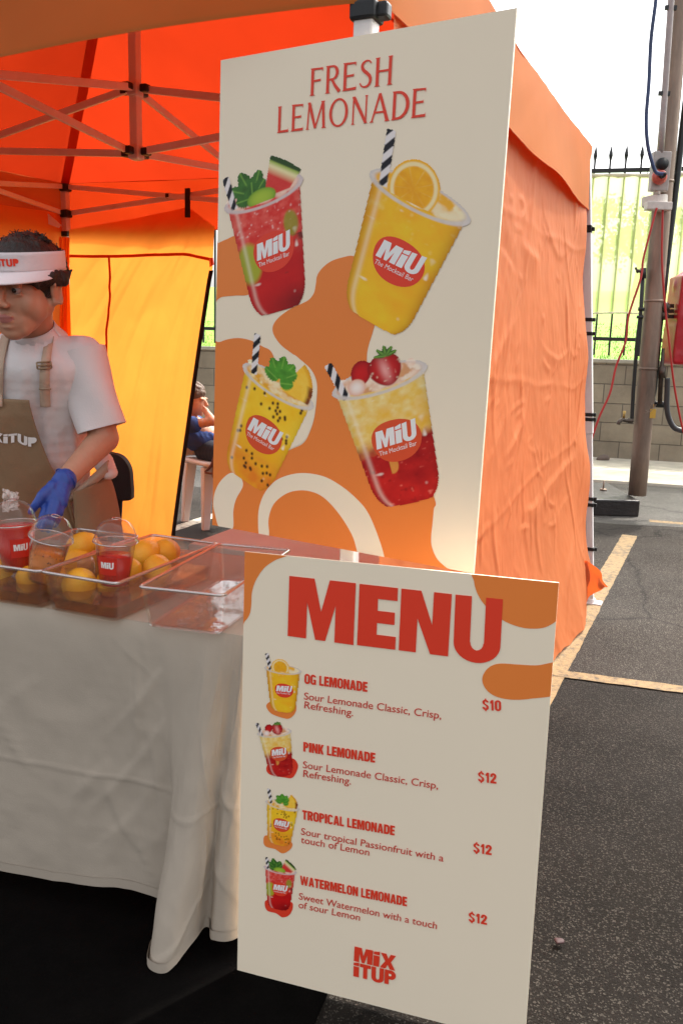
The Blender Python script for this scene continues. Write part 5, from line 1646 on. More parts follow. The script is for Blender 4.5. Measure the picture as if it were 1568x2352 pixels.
# ---- drinks
M_CUPC = clear('frosted_cup', (.97, .94, .92), .02, .8, .06, .03, (.85, .72, .68))
M_LID = clear('clear_lid', (.97, .95, .94), .03, 1.1, .03, .02, (.9, .8, .75))
def liquid(nm, c): return pbr(nm, c, .25, 0, .12, 16, spec=.4)
def drink(x, y, z, tilt, tdir, liq, fill, lab, scale=1.0):
    """cup whose rim centre is seen at zoom position x, y at height z"""
    q = gz(*zx(x, y), z)
    M = Matrix.Rotation(tilt, 3, Vector(tdir))*scale
    h = .105
    base = q-M@V(0, 0, h)
    t = thing('drink_cup', lab, 'drink', base, 'lidded drinks in the trays')
    MB().lathe([(.0005, .001), (.030, .001), (.0325, .004), (.0445, h-.006), (.0475, h-.004), (.0475, h), (.0445, h), (.0315, .006), (.0005, .004)], base, M, 36).build('cup', M_CUPC, t, smooth=True)
    MB().lathe([(.0005, .006), (.031, .0065), (.0316, .008), (.0316+.0094*(fill-.008)/.067, fill), (.0005, fill+.001)], base, M, 32).build('drink', liq, t, smooth=True)
    dm = [(.0485, h-.003), (.0495, h+.002), (.0480, h+.006), (.0465, h+.007)]
    for i in range(1, 12):
        a = PI/2*i/12
        dm.append((.0455*math.cos(a)**.85, h+.008+.044*math.sin(a)))
    dm.append((.0095, h+.0515))
    MB().lathe(dm, base, M, 40).build('dome_lid', M_LID, t, smooth=True)
    MB().lathe([(.0102, h+.0512), (.0095, h+.0528), (.0085, h+.0512)], base, M, 20).build('lid_hole', M_ACRIM, t, smooth=True)
    MB().tube([base+M@V(.0488*math.cos(a), .0488*math.sin(a), h-.001) for a in [2*PI*i/40 for i in range(42)]], .0016*scale, 6, False).build('lid_lip', M_ACRIM, t, smooth=True)
    return t, base, M, h
M_STICK = flat('red_sticker', (.62, .035, .02), .4)
def sticker(t, base, M, h, az, wd=.044, z0=.034, z1=.076):
    def fn(u, v, k=.0008):
        a = az+(u-.5)*wd/.040
        z = z0+(z1-z0)*v
        r = .0325+(.0445-.0325)*(z-.004)/(h-.01)+k
        return base+M@V(r*math.cos(a), r*math.sin(a), z)
    o = MB().grid(fn, 10, 4).build('sticker', M_STICK, t, smooth=True)
    ps, W_ = block_word('MIU', .06)
    b = MB()
    for p in ps:
        b.poly([fn(.16+.68*a/W_, .38+.34*c*(1+.2*max(0, a/W_-.6)), .0014) for a, c in p])
    b.build('sticker_lettering', M_WHTI, o)
L_RED = liquid('red_drink', (.58, .022, .012)); L_ORG = liquid('passionfruit_drink', (.62, .20, .03))
t1, b1, m1, h1 = drink(738, 838, .84, .05, (0, 1, 0), L_RED, .072, 'red drink with a square red label and dome lid in the middle tray')
sticker(t1, b1, m1, h1, -PI/2-.18)
t2, b2, m2, h2 = drink(328, 815, .845, .26, (.2, 1, 0), L_ORG, .070, 'orange passionfruit drink leaning to the right in the left tray')
sd_ = MB()
rg = random.Random(3)
for i in range(14):
    a = rg.uniform(-PI, 0); z = rg.uniform(.055, .078); r = .0322+(.0402-.0322)*(z-.01)/.068+.0006
    sd_.ball(b2+m2@V(r*math.cos(a), r*math.sin(a), z), (.0012, .0012, .0017), None, 6, 4)
sd_.build('seeds', flat('dark_seed', (.02, .015, .01)), t2)
t3, b3, m3, h3 = drink(92, 722, .86, -.04, (0, 1, 0), L_RED, .098, 'large red drink at the left edge under the gloved hand', 1.06)
sticker(t3, b3, m3, h3, -PI/2+.62)
# ------------------------------------------------------------------ people
def skin(name, c, c2, spec=.35):
    m, n, out = newmat(name)
    p = N(n, 'ShaderNodeBsdfPrincipled'); p.inputs['Roughness'].default_value = .48; p.inputs['Specular IOR Level'].default_value = spec
    p.inputs['Subsurface Weight'].default_value = .08; p.inputs['Subsurface Radius'].default_value = (.01, .004, .002)
    t, _ = noise_tex(n, 14, 4); r = ramp(n, t.outputs[0], [(.3, c2), (.7, c)])
    n.links.new(r.outputs[0], p.inputs['Base Color']); n.links.new(p.outputs[0], out.inputs[0])
    return m
M_SKIN = skin('skin', (.52, .265, .165), (.45, .215, .13))
M_LIP = skin('lip', (.42, .15, .12), (.38, .13, .11))
M_HAIR = pbr('dark_curly_hair', (.022, .013, .009), .5, 0, .5, 60, .8, 90, spec=.4, stretch=(1, 1, .4))
M_TEE = pbr('white_cotton', (.72, .66, .64), .9, 0, .03, 6, .15, 220, spec=.1)
M_APRON = pbr('tan_canvas', (.30, .19, .11), .85, 0, .08, 7, .3, 300, spec=.15)
M_STRAP = pbr('pale_strap', (.52, .38, .28), .8, 0, .06, 12, .3, 200, spec=.15)
M_VISOR = pbr('white_visor_cloth', (.74, .66, .66), .8, 0, .03, 8, .2, 160, spec=.15)
M_GLOVE = pbr('blue_nitrile', (.022, .060, .30), .42, 0, .12, 12, .3, 40, spec=.45)
M_TROU = pbr('dark_trousers', (.03, .03, .035), .85, 0, .2, 9)
M_EYEW = flat('eye_white', (.30, .26, .24), .2)
M_IRIS = flat('iris', (.02, .014, .01), .15)
M_SHOE = flat('dark_shoe', (.03, .03, .03), .5)

def finish(me, name, m, parent, org):
    me.transform(Matrix.Translation(-Vector(org)))
    me.materials.append(m)
    me.name = name
    return link(name, me, parent)
def wobble(me, amp, fx, seed=0, mask=None):
    vv = np.empty(len(me.vertices)*3); me.vertices.foreach_get('co', vv); vv = vv.reshape(-1, 3)
    nn = np.empty(len(me.vertices)*3); me.vertices.foreach_get('normal', nn); nn = nn.reshape(-1, 3)
    k = ridge(vv[:, 0]*fx+vv[:, 1]*fx*.8+vv[:, 2]*fx*.35, vv[:, 2]*fx*.55-vv[:, 0]*fx*.5, seed, 3)-.5
    k = amp*k
    if mask is not None: k = k*mask(vv)
    vv = vv+nn*k[:, None]
    me.vertices.foreach_set('co', vv.ravel()); me.update()

# ---- the stall worker
hd = gy(56, 657, 2.17)
yaw = math.radians(-14)
hf = V(math.sin(yaw), -math.cos(yaw), -.17).normalized()     # where the face points
hx = V(math.cos(yaw), math.sin(yaw), 0).normalized()          # towards the worker's left ear (right in the photo)
hz = hx.cross(hf)*-1
if hz.z < 0: hz = -hz
HM = Matrix((hx, hf, hz)).transposed()
def H(x, y, z): return hd+HM@V(x, y, z)*1.06
neck = gy(80, 776, 2.25)
shl, shr = gy(188, 826, 2.27), gy(-42, 822, 2.32)
chest = gy(74, 945, 2.33); waist = gy(95, 1120, 2.44); hips = gy(105, 1230, 2.50)
elb = gy(240, 1006, 2.25); wri = gy(146, 1106, 2.12)
elr = gy(-120, 1060, 2.35); wrr = gy(-60, 1190, 2.15)
root_p = V(hips.x, hips.y+.03, 0)
boy = thing('person', 'stall worker in white visor, tan apron and blue glove reaching over the trays', 'person', root_p)
sxv = (shl-shr).normalized()
bm_ = MB()
def hb_(x, y, z, r): bm_.ball(H(x, y, z), r, HM, 18, 12)
hb_(0, -.018, .030, (.073, .090, .082)); hb_(0, .028, -.032, (.065, .062, .080)); hb_(0, .048, -.070, (.048, .042, .045)); hb_(0, .062, -.098, (.029, .023, .019))
for s in (-1, 1):
    hb_(s*.034, .050, -.034, (.029, .028, .034)); bm_.limb(H(s*.058, .0, -.045), (.012, .020, .020), H(s*.020, .056, -.088), (.022, .022, .022), 8, HM); hb_(s*.045, .030, -.045, (.026, .034, .036)); hb_(s*.030, .074, .018, (.022, .014, .008))
    hb_(s*.031, .078, .0075, (.0165, .0105, .0055)); hb_(s*.031, .075, -.0105, (.015, .009, .004))
    hb_(s*.0125, .097, -.033, (.0085, .011, .0075))
    hb_(s*.073, -.008, -.012, (.007, .015, .026)); [bm_.ball(H(s*(.078+.006*(1-math.sin(q_))*.5-.012*math.cos(q_)*.3), -.012-.0155*math.cos(q_), -.010+.029*math.sin(q_)), .0052, None, 8, 6) for q_ in [-1.9+4.6*i_/15 for i_ in range(16)]]; hb_(s*.074, -.003, -.036, (.007, .009, .010))
bm_.limb(H(0, .082, .010), (.010, .010, .010), H(0, .104, -.027), (.0125, .012, .011), 6, HM)
hb_(0, .088, -.058, (.022, .009, .0055)); hb_(0, .086, -.0685, (.019, .009, .0065)); hb_(0, .082, -.082, (.018, .010, .006))
bm_.limb(H(0, -.030, -.06), .044, neck, .049, 8)
bm_.limb(neck-V(0, 0, .01), .055, chest, (.12, .085, .10), 4)
bm_.limb(chest, (.135, .095, .12), waist, (.125, .090, .10), 8).limb(waist, (.13, .095, .10), hips, (.145, .105, .10), 6)
bm_.limb(neck-V(0, 0, .03), .05, shl, .046, 6).limb(neck-V(0, 0, .03), .05, shr, .046, 6)
bm_.limb(shl, .046, elb, .040, 10).limb(elb, .039, wri, .026, 12).limb(shr, .046, elr, .037, 10).limb(elr, .037, wrr, .024, 10)
for s in (-1, 1):
    k = hips+sxv*(s*.08)
    kn = V(k.x, k.y-.03, .43); an = V(k.x+s*.01, k.y+.04, .07)
    bm_.limb(k, .082, kn, .055, 10).limb(kn, .052, an, .036, 10).limb(an, .034, an+V(0, -.13, -.035), .028, 5)
body = remesh(bm_, .0036, 5)
# lips take their own tint
body.materials.append(M_SKIN); body.materials.append(M_LIP)
lip_c = H(0, .094, -.0632)
for p in body.polygons:
    q = HM.transposed()@(p.center-lip_c)
    if abs(q.x) < .021*(1-.0) and abs(q.z) < .0105-.0075*(abs(q.x)/.021)**2 and q.y > -.014: p.material_index = 1
body.transform(Matrix.Translation(-root_p)); body.name = 'body'
link('body', body, boy)
for s in (-1, 1):
    e = H(s*.031, .0765, -.0005)
    o = MB().ball(e, .0112).build('eye', M_EYEW, boy, smooth=True)
    g_ = (hf+hx*.05+V(0, 0, -.10)).normalized()
    MB().lathe([(.0058, -.0006), (.0052, .0012), (.0004, .0020)], e+g_*.0102, g_.to_track_quat('Z', 'Y').to_matrix(), 14).build('iris', M_IRIS, o, smooth=True)
    MB().limb(H(s*.014, .0895, .0165), (.004, .003, .003), H(s*.034, .0885, .0215), (.006, .003, .0035), 5, HM).limb(H(s*.034, .0885, .0215), (.006, .003, .0035), H(s*.053, .074, .0165), (.004, .003, .002), 5, HM).build('eyebrow', M_HAIR, boy, smooth=True)

# hair: a mass of curls above the visor band and round the ear
hr_ = MB()
rg = random.Random(21)
hr_.ball(H(0, -.026, .034), (.080*1.06, .096*1.06, .081*1.06), HM, 20, 14)
hr_.limb(H(.046, .064, .020), .011, H(.086, -.03, .010), .015, 8).limb(H(.058, .050, .016), .009, H(.066, .042, .0), .005, 5).limb(H(-.046, .064, .020), .011, H(-.086, -.03, .010), .015, 8)
for i in range(520):
    a = rg.uniform(0, 2*PI); el = rg.uniform(-.5, 1.5)
    x, y, z = .076*math.cos(el)*math.cos(a), -.026+.090*math.cos(el)*math.sin(a), (.034+.078*math.sin(el))
    if y > -.075 and z < .092: continue
    if z < .0 and y > -.03: continue
    if z < -.02 and y > -.06: continue
    hr_.ball(H(x*1.03, y*1.03, z), rg.uniform(.006, .010), None, 8, 6)
for x, y, z, r in ((.075, .020, .022, .011), (.079, .006, .024, .013), (.080, -.010, .026, .013), (.084, -.028, .022, .014), (.088, -.040, .020, .012), (.093, -.046, .026, .007), (.099, -.050, .033, .004), (.066, .034, .016, .009), (.060, .046, .010, .007), (.055, .052, .016, .006)):
    hr_.ball(H(x, y, z), r, None, 8, 6)
    hr_.ball(H(-x, y, z), r, None, 8, 6)
hme = remesh(hr_, .0038, 1)
finish(hme, 'hair', M_HAIR, boy, root_p)
cur = MB()
for i in range(320):
    a = rg.uniform(-.4, 3.5); el = rg.uniform(-.1, 1.45)
    b0 = V(.078*math.cos(el)*math.cos(a), -.026-.092*math.cos(el)*abs(math.sin(a))*(1 if i % 4 else -1), .034+.077*math.sin(el))
    if b0.y > -.07 and b0.z < .095: continue
    d = V(b0.x, b0.y+.026, b0.z-.05).normalized(); s_ = V(rg.gauss(0, 1), rg.gauss(0, 1), rg.gauss(0, 1)).normalized()
    L = rg.uniform(.006, .011); pts = []
    for k in range(7):
        t = k/6; pts.append(H(*(b0+d*L*t+s_*.010*math.sin(t*5)+s_.cross(d)*.008*math.cos(t*5))))
    cur.tube(pts, [.0022*(1-k/7.5) for k in range(7)], 5)
cur.build('curls', M_HAIR, boy)

# visor: band round the head and a curved peak
def band(a, v, r_=1.0):
    x = .0825*math.cos(a)*r_; y = -.020+.100*math.sin(a)*r_
    return H(x, y, .036+.044*v-.010*math.cos(a-PI/2)*0+(.012*(1-math.sin(a))*-.25))
vb = MB().grid(lambda u, v: band(-PI*.62+u*PI*2.24, v, 1.0+.012*v), 60, 6)
vis = vb.build('visor', M_VISOR, boy, smooth=True, solid=.003)
def peak(u, v):
    a = PI*.06+u*PI*.88
    r = 1.012
    x = .0825*math.cos(a)*r; y = -.020+.100*math.sin(a)*r
    ext = .050*math.sin(u*PI)**.55*v
    return H(x*(1+.05*v), y+ext, .037-.022*v*math.sin(u*PI)**.6-.016*(abs(u-.5)*2)**2*v)
MB().grid(peak, 36, 8).build('visor_peak', M_VISOR, vis, smooth=True, solid=.003)
ps, W_ = block_word('MIXITUP', .08)
lt = MB()
for p in ps:
    if p[0] == 'hole': continue
    lt.poly([band(PI*.5+.52-(a/W_)*1.04, .34+.36*c, 1.034) for a, c in p])
lt.build('visor_lettering', M_REDI, vis)

# t-shirt
ts = MB()
ts.limb(neck-V(0, 0, .015), (.070, .062, .035), neck-V(0, 0, .05), (.10, .08, .05), 3)
ts.limb(neck-V(0, 0, .045), .058, shl+V(0, 0, -.006), .062, 7).limb(neck-V(0, 0, .045), .058, shr+V(0, 0, -.006), .062, 7)
ts.limb(neck-V(0, 0, .08), (.14, .095, .07), chest, (.155, .112, .12), 6).limb(chest, (.155, .112, .12), waist, (.15, .112, .10), 8).limb(waist, (.15, .112, .10), hips+V(0, 0, .02), (.158, .118, .07), 6)
ts.limb(shl, .064, shl.lerp(elb, .12), .062, 5); ts.limb(shr, .064, shr.lerp(elr, .12), .062, 5)
tme = remesh(ts, .007, 5)
wobble(tme, .024, 7, 71); wobble(tme, .010, 17, 73)
bmm = bmesh.new(); bmm.from_mesh(tme)
nd = (H(0, 0, 0)-neck).normalized()
del_ = [v for v in bmm.verts if (v.co-neck).dot(nd) > .024 and ((v.co-neck)-nd*(v.co-neck).dot(nd)).length < .075]
bmesh.ops.delete(bmm, geom=del_, context='VERTS')
bmm.to_mesh(tme); bmm.free()
tee_bvh = BVHTree.FromPolygons([v.co.copy() for v in tme.vertices], [tuple(p.vertices) for p in tme.polygons])
tee = finish(tme, 't_shirt', M_TEE, boy, root_p)
def colf(u, v):
    a = 2*PI*u; r = .0545+.026*v**1.3
    return neck+nd*(.030-.046*v)+(sxv*math.cos(a)*r*1.04+nd.cross(sxv)*math.sin(a)*r)
MB().grid(colf, 40, 6).build('collar', M_TEE, tee, smooth=True, solid=.004)
def sleeve(sh_, el_, fl, lo):
    ax = (el_-sh_).normalized()
    s1 = V(0, 1, 0).cross(ax).normalized(); s2 = ax.cross(s1)
    L = (el_-sh_).length
    def fn(u, v):
        a = 2*PI*u; t = v
        r = .066+(fl-.066)*t+.006*math.sin(a*3+t*4)*t
        d = s1*math.cos(a)+s2*math.sin(a)
        dr = max(0, -d.z)*lo*t
        return sh_+ax*(L*(-.1+(.98)*t))+d*r*(1+.08*math.sin(a*2+1))+V(0, 0, -dr)
    m_ = MB().grid(fn, 48, 22)
    m_.grid(lambda u, v: fn(u, 1)+(sh_+ax*(L*.86)-fn(u, 1))*.05*v-ax*.012*v, 48, 1)
    return m_
sleeve(shl, elb, .060, .0).build('sleeve', M_TEE, tee, smooth=True)
sleeve(shr, elr, .062, .0).build('sleeve', M_TEE, tee, smooth=True)

# trousers
tr = MB()
tr.limb(hips+V(0, 0, .03), (.160, .118, .07), hips-V(0, 0, .06), (.160, .12, .08), 4)
for s in (-1, 1):
    k = hips+sxv*(s*.082); kn = V(k.x, k.y-.03, .43); an = V(k.x+s*.01, k.y+.04, .09)
    tr.limb(k-V(0, 0, .05), .092, kn, .07, 10).limb(kn, .07, an, .055, 10)
finish(remesh(tr, .009, 4), 'trousers', M_TROU, boy, root_p)
for s in (-1, 1):
    k = hips+sxv*(s*.082); an = V(k.x+s*.01, k.y+.04, .05)
    MB().limb(an+V(0, .02, 0), (.04, .045, .05), an+V(0, -.14, -.012), (.042, .05, .038), 6).build('shoe', M_SHOE, boy, smooth=True)

# apron: cloth laid over the shirt front
fwd = V(-.22, -1, 0).normalized(); side = V(-fwd.y, fwd.x, 0)
if side.x < 0: side = -side
def onshirt(s_, z, off=.008):
    c = chest.lerp(hips, min(1.3, max(-.6, (chest.z-z)/(chest.z-hips.z))))
    o = V(c.x, c.y, z)+side*s_+fwd*.6
    h = tee_bvh.ray_cast(o, -fwd, .62)
    if h[0] is None: return None
    return h[0]+fwd*off
ztop = gy(70, 916, 2.22).z; zb_ = hips.z-.22; zw = waist.z+.01
def half(z):
    if z > zw: return .085+(.150-.085)*((ztop-z)/(ztop-zw))**1.5
    return .150+.02*min(1, (zw-z)/.15)
last = {}
def afn(u, v):
    z = zb_+(ztop-zb_)*v
    s_ = (u*2-1)*half(z)-.005
    q = onshirt(s_, max(z, hips.z-.02))
    k = s_/.20
    if q is None:
        c = chest.lerp(hips, min(1.2, (chest.z-z)/(chest.z-hips.z))); q = V(c.x, c.y, 0)+side*s_+fwd*(.03+.08*(1-k*k))
    ideal = chest.lerp(hips, min(1.0, max(0, (chest.z-z)/(chest.z-hips.z))))
    idp = V(ideal.x, ideal.y, 0)+side*s_+fwd*(.132*math.sqrt(max(.02, 1-min(1, abs(s_)/.185)**2.2)))
    q = V(q.x, q.y, 0)*.35+idp*.65
    wv = .008*math.sin(s_*42+z*9)+.010*(float(ridge(np.array(s_*9+z*5), np.array(z*4-s_*3), 14, 3))-.5)
    q += fwd*(wv+.014)
    return V(q.x, q.y, z)
ap = MB().grid(afn, 60, 80)
apo = ap.build('apron', M_APRON, boy, smooth=True, solid=.003)
ap_bvh = BVHTree.FromPolygons([v.copy() for v in ap.v], ap.f)
def onapron(x, y, off=.004):
    r = ray(x, y).normalized(); h = ap_bvh.ray_cast(CAM, r, 5)
    if h[0] is None: h = tee_bvh.ray_cast(CAM, r, 5)
    return h[0]-r*off if h[0] is not None else gy(x, y, 2.2)
# bib strap with two sliders, over the shoulder and behind the neck
def onfront(x, y, off=.006):
    r = ray(x, y).normalized()
    c = [h for h in (ap_bvh.ray_cast(CAM, r, 5), tee_bvh.ray_cast(CAM, r, 5)) if h[0] is not None]
    if not c: return gy(x, y, 2.25)
    h = min(c, key=lambda k: k[3]); return h[0]-r*off
def ribbon(cent, wds, m, name, par, lift=.007, n=24):
    b = MB(); P = smooth_path([V(*p, 0) for p in cent], n, False)
    vs = []
    for i, p in enumerate(P):
        t = i/(len(P)-1)*(len(wds)-1); k = min(len(wds)-2, int(t)); w_ = wds[k]+(wds[k+1]-wds[k])*(t-k)
        for s in (-.5, 0, .5): vs.append(onfront(p.x+s*w_, p.y, lift))
    nP = len(P)
    for it in range(6):
        for i in range(1, nP-1):
            for k in range(3): vs[i*3+k] = (vs[(i-1)*3+k]+vs[i*3+k]*2+vs[(i+1)*3+k])/4
    b.add(vs, [(i*3+k, i*3+k+1, i*3+k+4, i*3+k+3) for i in range(nP-1) for k in (0, 1)])
    return b.build(name, m, par, smooth=True, solid=.002)
ribbon([(117, 752), (112, 790), (106, 830), (103, 870), (105, 934)], [18, 20, 22, 24, 24], M_STRAP, 'neck_strap', apo, .010)
ribbon([(14, 770), (6, 800), (-2, 840), (-6, 934)], [18, 20, 22, 24], M_STRAP, 'neck_strap', apo, .010)
def slider_at(x, y):
    q = onfront(x, y, .016)
    a, b_ = onfront(x-14, y+1, .016), onfront(x+14, y-1, .016)
    d = (b_-a).normalized(); L = .034
    up = V(0, 0, 1); up = (up-d*up.dot(d)).normalized()
    mb = MB()
    for k in (-.008, 0, .008): mb.tube([q-d*L/2+up*k, q+d*L/2+up*k], .0022, 8)
    for s in (-1, 1): mb.tube([q+d*(s*L/2)-up*.008, q+d*(s*L/2)+up*.008], .0022, 8)
    return mb
slider_at(102, 839).build('slider', pbr('brass_slider', (.30, .21, .12), .4, .3, .1, 30), apo, smooth=True)
MB().tube([onfront(90, 893, .014), onfront(118, 893, .014)], .0028, 8).build('keeper', pbr('tan_keeper', (.34, .24, .16), .6), apo, smooth=True)
# lettering on the bib
lt = MB()
ps, W_ = block_word('MIXITUP', .05)
pl_, pr_ = (-62, 1006), (85, 1025)
for p in ps:
    if p[0] == 'hole': continue
    lt.poly([onapron(pl_[0]+(pr_[0]-pl_[0])*a/W_, pl_[1]+(pr_[1]-pl_[1])*a/W_-21*c+3*math.sin(a*3), .007) for a, c in p])
lt.build('apron_lettering', M_WHTI, apo)
# rolled shirt and tie band at the worker's left hip
def tie(u, v):
    x = 152+(250-152)*u; y = 1152+(1072-1152)*u**1.05
    return gy(x, y+(v-.5)*26*(.55+.6*u), 2.325+.02*u)+V(0, -.012*math.sin(PI*v), 0)
MB().grid(tie, 24, 8).build('waist_tie', M_STRAP, apo, smooth=True, solid=.004)
MB().limb(gy(238, 1062, 2.38), (.030, .026, .030), gy(250, 1085, 2.36), (.026, .024, .02), 4).build('rolled_hem', M_TEE, tee, smooth=True)
MB().grid(lambda u, v: gy(168+(80+36*v**.55)*u**.8+v*6*(1-u), 1130+90*v-55*u*(1-v)+20*u, 2.30+.11*u*u), 24, 20).build('apron_side', M_APRON, apo, smooth=True, solid=.003)
# crumpled paper towel tucked at the apron front
pb_ = MB()
def tow(u, v):
    p = gy(8+36*u, 1122+54*v*(1-.3*u)+10*u, 2.16)
    return p+V(.006*noise.noise(V(u*5, v*5, 1)), -.018*abs(noise.noise(V(u*4+3, v*4, 2))), .008*noise.noise(V(u*5, v*5, 5)))
pb_.grid(tow, 14, 14).build('paper_towel', pbr('crumpled_paper', (.62, .52, .46), .9), boy, solid=.001)

# gloved hand: palm, four fingers pointing down to the cups, thumb apart
pt = lambda x, y, Y: gy(x, y, Y)
gm = MB()
pw = pt(143, 1108, 2.115)
knk = [pt(108, 1149, 2.075), pt(119, 1156, 2.06), pt(131, 1160, 2.06), pt(141, 1158, 2.07)]
gm.limb(pw, (.027, .024, .027), (knk[0]+knk[3])/2, (.036, .020, .026), 8)
for k in knk: gm.limb(pw.lerp(k, .35), .018, k, .0125, 7)
tips = [((104, 1170, 2.055), (97, 1190, 2.045), (90, 1208, 2.04)), ((115, 1180, 2.04), (107, 1200, 2.035), (99, 1216, 2.035)), ((126, 1182, 2.04), (119, 1202, 2.04), (112, 1218, 2.045)), ((137, 1178, 2.055), (132, 1194, 2.055), (127, 1206, 2.06))]
for k, (a, b, c) in zip(knk, tips):
    a, b, c = pt(*a), pt(*b), pt(*c)
    gm.limb(k, .0118, a, .0098, 5).limb(a, .0098, b, .0088, 5).limb(b, .0088, c, .0070, 5)
gm.limb(pt(124, 1118, 2.09), .018, pt(98, 1140, 2.06), .0145, 6).limb(pt(98, 1140, 2.06), .0145, pt(84, 1158, 2.05), .011, 5).limb(pt(84, 1158, 2.05), .011, pt(72, 1176, 2.05), .0085, 5)
gm.limb(pw, .027, pt(150, 1102, 2.12), .030, 3)
gme = remesh(gm, .0026, 3)
wobble(gme, .003, 40, 5)
finish(gme, 'glove', M_GLOVE, boy, root_p)
cuf = MB()
ca = (pt(152, 1101, 2.125)-pw).normalized(); c1_ = ca.orthogonal().normalized(); c2_ = ca.cross(c1_)
cuf.tube([pt(152, 1101, 2.125)+(c1_*math.cos(a)+c2_*math.sin(a))*(.0305+.002*math.sin(a*3)) for a in [2*PI*i/28 for i in range(30)]], .0022, 6, False)
cuf.build('glove_cuff', M_GLOVE, boy, smooth=True)

# black chair back behind the worker's hip
bc_ = gy(272, 1100, 2.75)
cht = thing('office_chair', 'chair with a rounded black back behind the worker\'s hip', 'chair', V(bc_.x-.06, bc_.y-.16, 0))
bb = MB()
pr_b = [(238, 1050), (262, 1042), (284, 1052), (299, 1076), (303, 1110), (304, 1138), (300, 1148), (262, 1150), (232, 1152)]
oc = smooth_path([gy(x, y, 2.75) for x, y in pr_b], 5)
nb = len(oc)
bb.add([p+V(0, -.012, 0) for p in oc]+[p+V(0, .03, 0) for p in oc], [(k, (k+1) % nb, nb+(k+1) % nb, nb+k) for k in range(nb)]+[tuple(range(nb))[::-1], tuple(nb+k for k in range(nb))])
bb.build('backrest', flat('black_upholstery', (.012, .009, .009), .7), cht, bevel=.010)
sc_ = V(bc_.x-.06, bc_.y-.20, .46)
MB().box(sc_, (.40, .40, .06)).build('seat', flat('black_seat', (.012, .01, .01), .7), cht, bevel=.025)
MB().bar(sc_+V(.03, .2, 0), gy(268, 1140, 2.76), .04, .012).build('back_support', M_BLACKPL, cht)
for sx_ in (-1, 1):
    for sy_ in (-1, 1): MB().tube([sc_+V(sx_*.16, sy_*.16, -.02), V(sc_.x+sx_*.19, sc_.y+sy_*.19, 0)], .012, 10).build('leg', M_BLACKPL, cht, smooth=True)

# ---- white plastic chair and the boy sitting outside
lA, lB = gz(472, 1218, 0), gz(425, 1198, 0)
cdir = (lA-lB).normalized(); prp = V(-cdir.y, cdir.x, 0)
M_PLCH = pbr('white_chair_plastic', (.66, .61, .58), .42, 0, .05, 6, spec=.4)
chw = thing('plastic_chair', 'white plastic chair standing on the asphalt behind the tent, with a boy on it', 'chair', (lA+lB)/2+prp*.2)
lC, lD = lA+prp*.40, lB+prp*.40
SZ = .455
ctr = (lA+lB+lC+lD)/4
tops = []
for q in (lA, lB, lC, lD):
    tpp = q.lerp(ctr, .16)+V(0, 0, SZ-.02)
    tops.append(tpp)
    b = MB(); d = tpp-q
    sx_ = prp
    vs = []
    for p, w_ in ((q, .026), (tpp, .042)):
        for a, c in ((-1, -1), (1, -1), (1, 1), (-1, 1)): vs.append(p+sx_*(a*w_)+cdir*(c*w_*.7))
    b.add(vs, [(0, 3, 2, 1), (4, 5, 6, 7), (0, 1, 5, 4), (1, 2, 6, 5), (2, 3, 7, 6), (3, 0, 4, 7)])
    b.build('leg', M_PLCH, chw, bevel=.008)
sxu = prp
stt = MB().grid(lambda u, v: ctr+sxu*((u-.5)*.43)+cdir*((v-.5)*.44)+V(0, 0, SZ-.018*math.sin(PI*u)*math.sin(PI*v)+.006*v), 14, 14)
stt.build('seat', M_PLCH, chw, smooth=True, solid=.03)
MB().grid(lambda u, v: ctr-cdir*(.19+.12*v-.03*math.sin(PI*u))+sxu*((u-.5)*(.42-.06*v*v))+V(0, 0, SZ+.02+.25*v), 14, 14).build('backrest', M_PLCH, chw, smooth=True, solid=.02)

kid = thing('person', 'boy in a blue t-shirt sitting on the white plastic chair beyond the tent', 'person', ctr)
kh = gy(447, 918, 5.95)
fk = V(.95, -.30, -.10).normalized(); kx = fk.cross(V(0, 0, 1)).normalized(); kz = kx.cross(fk)
KM = Matrix((kx, fk, kz)).transposed()
def K(x, y, z): return kh+KM@V(x, y, z)*.98
kb = MB()
kb.ball(K(0, -.015, .03), (.070, .088, .082), KM).ball(K(0, .03, -.035), (.056, .058, .072), KM).ball(K(0, .06, -.09), (.022, .02, .018), KM)
kb.limb(K(0, .08, .01), (.01,)*3, K(0, .103, -.025), (.013, .012, .011), 5, KM).ball(K(0, .084, -.058), (.02, .01, .009), KM)
for s in (-1, 1): kb.ball(K(s*.073, -.01, -.005), (.008, .017, .028), KM).ball(K(s*.03, .074, .017), (.02, .012, .008), KM)
khp = ctr+V(0, 0, SZ+.10)-cdir*.02
kn_ = K(0, -.05, -.13); ksh = [kn_+V(0, 0, -.06)+kx*(s*.13) for s in (-1, 1)]
kb.limb(K(0, -.02, -.06), .042, kn_, .046, 5).limb(kn_-V(0, 0, .05), (.11, .085, .08), khp, (.115, .09, .09), 8)
hand_k = gy(472, 942, 5.86)
